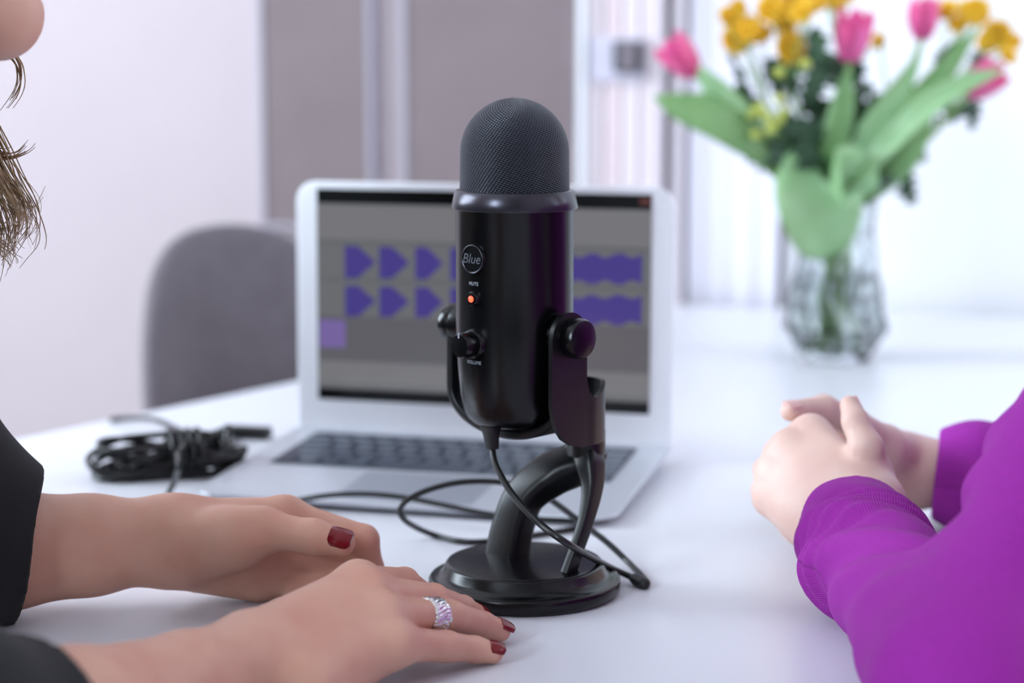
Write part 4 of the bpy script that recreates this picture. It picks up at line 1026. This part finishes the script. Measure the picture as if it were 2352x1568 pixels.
# fingernails
nail(handR, f_pin[2], f_pin[3], 0.0062, up + A(0.15, -0.35, 0), left_p, M_polish, 0.88, 1.50, 0.55)
nail(handR, f_rng[2], f_rng[3], 0.0066, up + A(0.25, -0.15, 0), left_p, M_polish, 0.88, 1.50, 0.45)
nail(handR, f_mid[2], f_mid[3], 0.0064, up + A(0.25, 0.0, 0), left_p, M_polish, 0.88, 1.50, 0.45)
nail(handR, f_idx[2], f_idx[3], 0.0062, up + A(0.25, 0.1, 0), left_p, M_polish, 0.88, 1.50, 0.45)
nail(handL, tm2[2], tm2[3], 0.0076, A(0.1, -0.62, 0.78), left_p, M_polish, 0.92, 1.8, 0.95)
# black shirt: sleeves pushed to just below the elbows
def inflate(node, d):
    if isinstance(node, RC): return RC(node.a, node.b, node.ra + d, node.rb + d, node.flat)
    return UN(node.k, [inflate(c, d) for c in node.kids])
slR = wr - hd * 0.158; slL = ell + hl_ * 0.046
shirt = UN(0.035, [RC(shL, shR, 0.052, 0.052), RC(chest + A(0.01, 0.075, 0.06), hips + A(0, 0.06, 0), 0.106, 0.112), RC(chest + A(0.01, -0.075, 0.06), hips + A(0, -0.06, 0), 0.106, 0.112), RC(neck_b + A(-0.01, 0, -0.03), chest, 0.06, 0.10)])
sleeveL = UN(0.025, [RC(shL, ell + A(0.004, 0, 0.02), 0.060, 0.056), RC(ell + A(0, 0, 0.012), slL, 0.054, 0.0445)])
sleeveR = UN(0.025, [RC(shR, el + A(0, 0, 0.016), 0.060, 0.058), RC(el + A(0, 0, 0.006), slR, 0.054, 0.0475)])
def capcut(p, d, other=None):
    return lambda x, y, z: np.where((np.abs(x - p[0]) + np.abs(y - p[1]) + np.abs(z - p[2])) < 0.22, (x - p[0]) * d[0] + (y - p[1]) * d[1] + (z - p[2]) * d[2], -1.0)
sv = []
for nd, p, dr_ in ((sleeveL, slL + hl_ * 0.003, nrm(hl_ + A(0, 0, -0.22))), (sleeveR, slR, hd)):
    sv.append(body(UN(0.03, [nd]), 0.0025, 3, clip=capcut(p, dr_), pad=0.04))
sv.append(body(shirt, 0.006, 3, pad=0.05))
v, q = merge(sv); nn_ = normals(v, q)
ph = v @ A(31, 17, 43); v = v + nn_ * (0.0018 * np.sin(ph) * np.sin(v @ A(-23, 37, 19)) - 0.0)[:, None]
v[:, 2] = np.where((v[:, 0] > -0.36) & (v[:, 2] < TZ + 0.001) & (v[:, 2] > TZ - 0.05), TZ + 0.001, v[:, 2])
mesh('shirt', v, q, M_black, left_p)
def legs(hips, fwd, m, parent):
    s = nrm(np.cross(fwd, (0, 0, 1))); k = []
    for sg in (-1, 1):
        h = hips + s * 0.09 * sg; kn = h + fwd * 0.36 + s * 0.03 * sg + A(0, 0, -0.03); an = kn + fwd * 0.02 + A(0, 0, -(kn[2] - 0.09))
        k += [RC(h, kn, 0.088, 0.062), RC(kn, an, 0.060, 0.043)]
        MB().add(*sole(an, fwd)).obj('shoe', M_shoe, parent)
    k.append(RC(hips - s * 0.06, hips + s * 0.06, 0.12, 0.12))
    v, q = body(UN(0.03, k), 0.008, 2, pad=0.05); mesh('trousers', v, q, m, parent)
def sole(an, fwd):
    s = np.cross(fwd, (0, 0, 1)); V = []; F = []; n, mm = 12, 12
    for i in range(n):
        u = i / (n - 1); w = 0.040 * (0.55 + 0.6 * math.sin(math.pi * (0.12 + 0.80 * u))); h = 0.085 * (1 - u) ** 0.6 + 0.038
        if i in (0, n - 1): w *= 0.5; h *= 0.7
        for k in range(mm):
            t_ = 2 * math.pi * k / mm; V.append(A(an[0], an[1], 0) + fwd * (-0.06 + 0.25 * u) + s * w * math.cos(t_) + A(0, 0, max(0.001, h * 0.5 + h * 0.5 * math.sin(t_))))
    F = [(i * mm + k, i * mm + (k + 1) % mm, (i + 1) * mm + (k + 1) % mm, (i + 1) * mm + k) for i in range(n - 1) for k in range(mm)] + [tuple(range(mm))[::-1], tuple(range((n - 1) * mm, n * mm))]
    return V, F
legs(hips, A(1, 0, 0), M_trous, left_p)
# face parts and hair
def face(HP, parent, s=1.0):
    for sg in (-1, 1):
        e = MB().lathe(HP(0.0760, sg * 0.032, 0.004), [(0.0115 * math.sin(math.pi * k / 10) + 0.0001, -0.0115 * math.cos(math.pi * k / 10)) for k in range(11)], 20, axis=HP(1, 0, 0) - HP(0, 0, 0)).obj('eyeball', M_eye, parent)
        MB().lathe(HP(0.0856, sg * 0.032, 0.004), [(0.0056, 0.0), (0.0050, 0.0018), (0.002, 0.0024)], 16, axis=HP(1, 0, 0) - HP(0, 0, 0)).obj('iris', M_iris, e)
face(HP, left_p)
rnd = random.Random(3)
cap = UN(0.02, [RC(HP(-0.022, 0, 0.038), HP(0.004, 0, 0.042), 0.084, 0.078), RC(HP(-0.05, 0, -0.02), HP(-0.03, 0, 0.03), 0.062, 0.078), RC(HP(-0.055, 0.03, -0.06), HP(-0.03, 0.05, 0.02), 0.030, 0.04), RC(HP(-0.055, -0.03, -0.06), HP(-0.03, -0.05, 0.02), 0.030, 0.04)])
v, q = body(cap, 0.004, 2, pad=0.04); nn_ = normals(v, q); v = v + nn_ * (0.0014 * np.sin(np.arctan2(v[:, 1] - hc[1], v[:, 2] - hc[2]) * 60))[:, None]
hair = mesh('hair', v, q, M_hair1, left_p)
guides = []
for k in range(16):                                                     # hanging locks round the back and both sides
    an_ = math.radians(60 + 240 * k / 15); sx, sy = math.cos(an_), math.sin(an_)
    top_ = HP(-0.02 + 0.062 * sx, 0.078 * sy, 0.03); guides.append([top_, top_ + A(0.012 * sx, 0, 0) + nrm(A(sx, -sy, 0)) * 0.02 + A(0, 0, -0.08), top_ + nrm(A(sx - 0.3, -sy, 0)) * 0.028 + A(-0.005, 0, -0.17), top_ + nrm(A(sx - 0.3, -sy, 0)) * 0.024 + A(0.005, 0, -0.25)])
strands('hair_locks', guides, 24, 0.009, 0.0015, M_hair1, hair, rnd, 0.008)
YH = 1.115
lk = lambda *p: [D(x, y, YH + d_) for x, y, d_ in p]
vis = [lk((-120, -80, 0), (-40, 60, 0), (30, 130, 0), (45, 170, 0), (40, 210, 0), (10, 255, 0), (-30, 290, 0.005)),
       lk((-130, 60, 0), (-60, 220, 0), (-10, 330, 0), (20, 400, 0), (60, 470, 0), (66, 520, 0), (40, 560, 0), (5, 610, 0)),
       lk((-140, 100, 0.01), (-70, 260, 0.01), (-10, 380, 0.01), (10, 440, 0.01), (40, 500, 0.01), (30, 560, 0.01), (45, 580, 0.01)),
       lk((-140, 120, 0), (-80, 300, 0), (-25, 420, 0), (-5, 480, 0), (10, 530, 0), (0, 580, 0), (-10, 640, 0)),
       lk((-130, 80, -0.01), (-70, 240, -0.01), (-30, 340, -0.01), (0, 420, -0.01), (30, 460, -0.01), (50, 500, -0.01), (30, 550, -0.01)),
       lk((-150, 160, 0.01), (-90, 320, 0.01), (-40, 430, 0.01), (-20, 520, 0.01), (-5, 560, 0.01), (20, 590, 0.01), (8, 615, 0.01))]
strands('hair_locks', vis[1:], 24, 0.0032, 0.0006, M_hair1, hair, rnd, 0.003, 34)
strands('hair_locks', vis[:1], 9, 0.0010, 0.0007, M_hair1, hair, rnd, 0.0006, 34)
strands('hair_wisps', [lk((-60, 220, 0), (-10, 330, 0), (10, 355, 0), (40, 352, 0), (68, 325, 0)), lk((-60, 240, 0), (-5, 350, 0), (20, 362, 0), (55, 350, 0), (75, 330, 0))], 7, 0.0010, 0.0005, M_hair1, hair, rnd, 0.0006)
strands('hair_wisps', [lk((0, 380, 0), (40, 450, 0), (70, 475, 0), (90, 455, 0), (104, 420, 0)), lk((20, 400, 0), (45, 430, 0), (60, 490, 0), (66, 545, 0), (80, 575, 0))], 4, 0.0008, 0.0003, M_hair1, hair, rnd, 0.0006)

# silver ring
ra_ = f_rng[1] - f_rng[0]; rax = nrm(ra_); rcn = f_rng[0] + ra_ * 0.70
rs_ = nrm(np.cross(rax, up)); ru = np.cross(rs_, rax); V = []; NA, NB = 160, 17
for i in range(NA):
    t_ = 2 * math.pi * i / NA
    for j in range(NB):
        u = -1 + 2 * j / (NB - 1)
        edge = 0.00045 * math.sin(t_ * 9 + u * 2)
        w = 0.0066 + 0.0006 * math.cos(t_ * 3) + edge
        seam = u - 0.45 * math.sin(t_ * 1.0 + 0.6)
        h = 0.0011 * (1 - u ** 4) - 0.0008 * math.exp(-(seam / 0.10) ** 2) + 0.00022 * math.sin((t_ * 26 + u * 7 * (1 if seam > 0 else -1))) * (1 if abs(u) < 0.93 else 0)
        V.append(rcn + rax * (u * w + 0.0010 * math.sin(t_ + 0.8)) + (rs_ * math.cos(t_) + ru * math.sin(t_)) * (0.0096 + h))
inner = [rcn + rax * (s_ * 0.0064 + 0.0010 * math.sin(2 * math.pi * i / NA + 0.8)) + (rs_ * math.cos(2 * math.pi * i / NA) + ru * math.sin(2 * math.pi * i / NA)* 1.0) * 0.0091 for i in range(NA) for s_ in (-1, 1)]
F = []
for i in range(NA):
    a, b_ = i * NB, ((i + 1) % NA) * NB
    for j in range(NB - 1): F.append((a + j, b_ + j, b_ + j + 1, a + j + 1))
    o_ = NA * NB; c_, d_ = o_ + i * 2, o_ + ((i + 1) % NA) * 2
    F += [(c_, c_ + 1, d_ + 1, d_), (a, c_, d_, b_), (a + NB - 1, b_ + NB - 1, d_ + 1, c_ + 1)]
tag(mesh('ring', V + inner, F, M_silver, None, origin=rcn), 'silver feather-patterned ring on the ring finger of the front hand', 'ring')

# ------------------------------------------------------------------ person on the right, in a purple sweater
M_purple = mat('purple_sweater_knit', (150, 24, 150), 0.85, var=0.06, vscale=300, bump=0.35, bscale=1500, bdist=0.0005, sheen=0.0)
nt, bs = N(M_purple)
at = nt.nodes.new('ShaderNodeAttribute'); at.attribute_name = 'along'; aa = nt.nodes.new('ShaderNodeAttribute'); aa.attribute_name = 'angle'; ab = nt.nodes.new('ShaderNodeAttribute'); ab.attribute_name = 'rib'
rib = math_node(nt, 'SINE', math_node(nt, 'MULTIPLY', aa.outputs['Fac'], 150.0))
ribh = math_node(nt, 'MULTIPLY', rib, ab.outputs['Fac'])
bp2 = nt.nodes.new('ShaderNodeBump'); bp2.inputs['Strength'].default_value = 0.6; bp2.inputs['Distance'].default_value = 0.0006
old = bs.inputs['Normal'].links[0].from_socket
nt.links.new(old, bp2.inputs['Normal']); nt.links.new(ribh, bp2.inputs['Height']); nt.links.new(bp2.outputs['Normal'], bs.inputs['Normal'])
# near (left) hand
wn = Z(1968, 1196, 0.046); en = Z(2225, 1580, 0.0405); hn = nrm(wn - en)
a_i, a_m, a_r, a_p = Z(1862, 1000, 0.087), Z(1815, 1036, 0.078), Z(1786, 1086, 0.064), Z(1778, 1140, 0.049)
n_idx = [a_i, a_i + A(-0.012, 0.034, -0.014), a_i + A(0.006, 0.046, -0.028), a_i + A(0.018, 0.036, -0.034)]
n_mid = [a_m, D(1786, 1040, a_m[1] + 0.036), a_m + A(0.004, 0.055, -0.018), a_m + A(0.022, 0.046, -0.026)]
n_rng = [a_r, D(1760, 1080, a_r[1] + 0.034), a_r + A(0.004, 0.052, -0.016), a_r + A(0.022, 0.044, -0.022)]
n_pin = [a_p, D(1754, 1124, a_p[1] + 0.028), a_p + A(0.002, 0.042, -0.014), a_p + A(0.016, 0.036, -0.018)]
fingN = UN(0.0015, [chain(n_idx, [0.0112, 0.0092, 0.0080, 0.0068]), chain(n_mid, [0.0114, 0.0094, 0.0080, 0.0068]), chain(n_rng, [0.0110, 0.0088, 0.0076, 0.0064]), chain(n_pin, [0.0105, 0.0080, 0.0068, 0.0058])])
palmN = UN(0.010, [RC(wn + A(0.006, 0.004, 0.008), a_i, 0.0215, 0.0130), RC(wn + A(0, 0, 0.004), a_m, 0.0225, 0.0135), RC(wn + A(-0.006, -0.002, -0.002), a_r, 0.0225, 0.0135), RC(wn + A(-0.012, -0.002, -0.010), a_p, 0.0215, 0.0135),
                   RC(Z(1850, 1190, 0.034), Z(1800, 1150, 0.040), 0.019, 0.015)])
tN = [Z(1995, 1095, 0.068), Z(1990, 1030, 0.088), Z(1965, 968, 0.103), Z(1951, 930, 0.112)]
thumbN = UN(0.006, [RC(wn + A(0.012, 0.008, 0.010), tN[0], 0.019, 0.0155), chain(tN, [0.0150, 0.0105, 0.0082, 0.0062], 0.004)])
foreN = RC(wn, wn - hn * 0.10, 0.0265, 0.0265)
handN = UN(0.008, [UN(0.010, [UN(0.014, [palmN, foreN]), fingN]), thumbN])
# far (right) hand, held inside the near one
wf = Z(2078, 1080, 0.040); ef = Z(2450, 1118, 0.034); hf = nrm(wf - ef)
b_i, b_m = Z(1908, 1008, 0.066), Z(1880, 1040, 0.052); b_r, b_p = Z(1870, 1078, 0.038), Z(1885, 1110, 0.026)
fingF = UN(0.0015, [chain([b_i, b_i + A(-0.034, -0.006, -0.004), b_i + A(-0.040, -0.022, -0.014)], [0.0105, 0.009, 0.0075]), chain([b_m, b_m + A(-0.030, -0.006, -0.004), b_m + A(-0.034, -0.022, -0.010)], [0.0105, 0.009, 0.0075]),
                    chain([b_r, b_r + A(-0.028, -0.006, -0.002), b_r + A(-0.030, -0.020, -0.008)], [0.010, 0.0085, 0.007]), chain([b_p, b_p + A(-0.022, -0.004, -0.002), b_p + A(-0.024, -0.016, -0.006)], [0.0095, 0.008, 0.0065])])
palmF = UN(0.009, [RC(wf, b_i, 0.022, 0.0125), RC(wf, b_m, 0.022, 0.013), RC(wf, b_r, 0.022, 0.013), RC(wf + A(0, 0, -0.006), b_p, 0.021, 0.0125)])
tF = [Z(2030, 1030, 0.062), D(1962, 972, 1.300), D(1892, 938, 1.290), D(1815, 944, 1.270)]
thumbF = UN(0.006, [RC(wf + A(-0.008, 0, 0.008), tF[0], 0.019, 0.0165), chain(tF, [0.0155, 0.0102, 0.0090, 0.0068], 0.004)])
foreF = UN(0.006, [RC(wf, wf - hf * 0.04, 0.0230, 0.0240), RC(wf - hf * 0.04, wf - hf * 0.12, 0.0240, 0.025)])
handF = UN(0.008, [UN(0.010, [UN(0.012, [palmF, foreF]), fingF]), thumbF])
rsh, fsh = A(0.368, 1.040, TZ + 0.208), A(0.560, 1.390, TZ + 0.245)
fw2 = nrm(A(-0.94, 0.34, 0)); tc_ = (rsh + fsh) / 2
rch = tc_ - fw2 * 0.075 + A(0, 0, -0.12); rhp = tc_ - fw2 * 0.15 + A(0, 0, -0.46); rnb = tc_ - fw2 * 0.02 + A(0, 0, 0.03)
sd2 = nrm(fsh - rsh); sd2[2] = 0
hc2 = rnb + fw2 * 0.0 + A(0, 0, 0.185)
headn2, HP2 = head_node(hc2, fw2, 1.0)
torso2 = UN(0.04, [RC(rsh, fsh, 0.045, 0.045), RC(rch + sd2 * 0.07, rhp + sd2 * 0.06, 0.09, 0.10), RC(rch - sd2 * 0.07, rhp - sd2 * 0.06, 0.09, 0.10), RC(rnb, rch, 0.06, 0.08), RC(rsh, en, 0.036, 0.026), RC(fsh, ef, 0.038, 0.030),
                   RC(en, wn - hn * 0.09, 0.028, 0.024), RC(ef, wf - hf * 0.10, 0.026, 0.022)])
parts = [body(handN, 0.0012, 3), body(handF, 0.0012, 3), body(UN(0.02, [headn2, RC(rnb, hc2 - fw2 * 0.015 + A(0, 0, -0.055), 0.056, 0.050)]), 0.003, 3, pad=0.03), body(torso2, 0.006, 2, pad=0.05)]
v, q = merge(parts)
right_p = mesh('person', v, q, M_skin2, None, origin=A(0.6, 1.2, 0))
tag(right_p, 'person in a purple sweater with hands clasped on the table at right', 'person')
nail(handF, tF[2], tF[3], 0.0068, A(0.0, -0.35, 0.9), right_p, M_nail, 0.84, 1.6, 0.75)
nail(handN, tN[2], tN[3], 0.0062, A(0.75, 0.55, 0.25), right_p, M_nail, 0.84, 1.6, 0.75)
# sweater: each sleeve follows wrist - elbow - shoulder, with bunched rings above the cuff
def sleeve(w, h, e, sh, off, rad, vox, fold=True, seed=0):
    cuff = w - h * off
    bend = e + nrm(sh - e) * 0.0
    nd = UN(0.014, [RC(cuff + h * 0.02, w - h * (off + 0.055), rad[0], rad[1]), UN(0.03, [RC(w - h * (off + 0.075), e + h * 0.06, rad[1] - 0.004, rad[2]), RC(e + h * 0.06, e, rad[2], rad[3]), RC(e, e * 0.55 + sh * 0.45, rad[3] + 0.002, rad[4]), RC(e * 0.55 + sh * 0.45, sh, rad[4], rad[5])])])
    v, q = body(nd, vox, 3, clip=capcut(cuff, h), pad=0.05); n_ = normals(v, q)
    L1 = np.linalg.norm(cuff - e); tt = np.clip((cuff - v) @ h, -0.01, 1.0)
    c_ = cuff - h * tt[:, None]; rel = v - c_
    s1 = nrm(np.cross(h, (0, 0, 1))); s2_ = np.cross(s1, h); ang_ = np.arctan2(rel @ s2_, rel @ s1)
    on_f = np.clip(1 - np.maximum(0, tt - 0.110) / 0.03, 0, 1) * (np.linalg.norm(rel, axis=1) < 0.062)
    d = np.zeros(len(v))
    if fold:
        for c0, wd_, am in ((0.030, 0.0060, -0.0020), (0.0375, 0.004, 0.0020), (0.0450, 0.003, -0.0010), (0.050, 0.003, 0.0012), (0.0565, 0.003, -0.0012), (0.062, 0.003, 0.0011), (0.069, 0.003, -0.0011), (0.075, 0.0035, 0.0010), (0.083, 0.004, -0.0008), (0.090, 0.004, 0.0006)):
            cc_ = c0 + 0.004 * np.sin(ang_ * 1.0 + seed) + 0.0015 * np.sin(ang_ * 3 + c0 * 90)
            d += am * np.exp(-((tt - cc_) / wd_) ** 2)
        d *= on_f
        ua_ = (v - e) @ nrm(sh - e); d += 0.0030 * np.sin(ua_ * 190 + 0.6) * np.exp(-((ua_ - 0.10) / 0.06) ** 2) * np.clip((v - e) @ nrm(h - nrm(sh - e) * (h @ nrm(sh - e))) / 0.03, 0, 1)
    d += 0.0012 * np.sin(v @ A(38, 21, 17)) * np.sin(v @ A(-19, 33, 27))
    v = v + n_ * d[:, None]
    v[:, 2] = np.where((v[:, 2] < TZ + 0.0008) & (v[:, 0] < 0.36), TZ + 0.0008, v[:, 2])
    ribm = on_f * np.where(tt < 0.032, 0.05, np.where((tt > 0.045) & (tt < 0.09), 0.3, 0.0))
    return v, q, tt, ang_, ribm
S1 = sleeve(wn + A(-0.005, 0, -0.002), hn, en, rsh, 0.018, [0.0350, 0.0390, 0.0370, 0.0380, 0.0440, 0.054], 0.0016)
S2 = sleeve(wf, hf, ef, fsh, 0.022, [0.0268, 0.0285, 0.0330, 0.0360, 0.0480, 0.056], 0.0025, False)
tor = UN(0.035, [RC(rsh, fsh, 0.054, 0.054), RC(rch + sd2 * 0.07, rhp + sd2 * 0.06, 0.102, 0.11), RC(rch - sd2 * 0.07, rhp - sd2 * 0.06, 0.102, 0.11), RC(rnb - A(0, 0, 0.03), rch, 0.062, 0.09)])
tv, tq = body(tor, 0.006, 3, pad=0.05)
v, q = merge([(S1[0], S1[1]), (S2[0], S2[1]), (tv, tq)])
zt = np.zeros(len(tv))
sw = mesh('sweater', v, q, M_purple, right_p, attrs={'along': np.concatenate([S1[2], S2[2], zt]), 'angle': np.concatenate([S1[3], S2[3], zt]), 'rib': np.concatenate([S1[4], S2[4], zt])})
legs(rhp, fw2, M_trous, right_p)
face(HP2, right_p)
cap = UN(0.02, [RC(HP2(-0.022, 0, 0.038), HP2(0.004, 0, 0.042), 0.084, 0.078), RC(HP2(-0.05, 0, -0.02), HP2(-0.03, 0, 0.03), 0.062, 0.078), RC(HP2(-0.06, 0.03, -0.07), HP2(-0.03, 0.05, 0.02), 0.034, 0.04), RC(HP2(-0.06, -0.03, -0.07), HP2(-0.03, -0.05, 0.02), 0.034, 0.04)])
v, q = body(cap, 0.004, 2, pad=0.04); n_ = normals(v, q); v = v + n_ * (0.0014 * np.sin(np.arctan2(v[:, 1] - hc2[1], v[:, 2] - hc2[2]) * 60))[:, None]
mesh('hair', v, q, M_hair2, right_p)
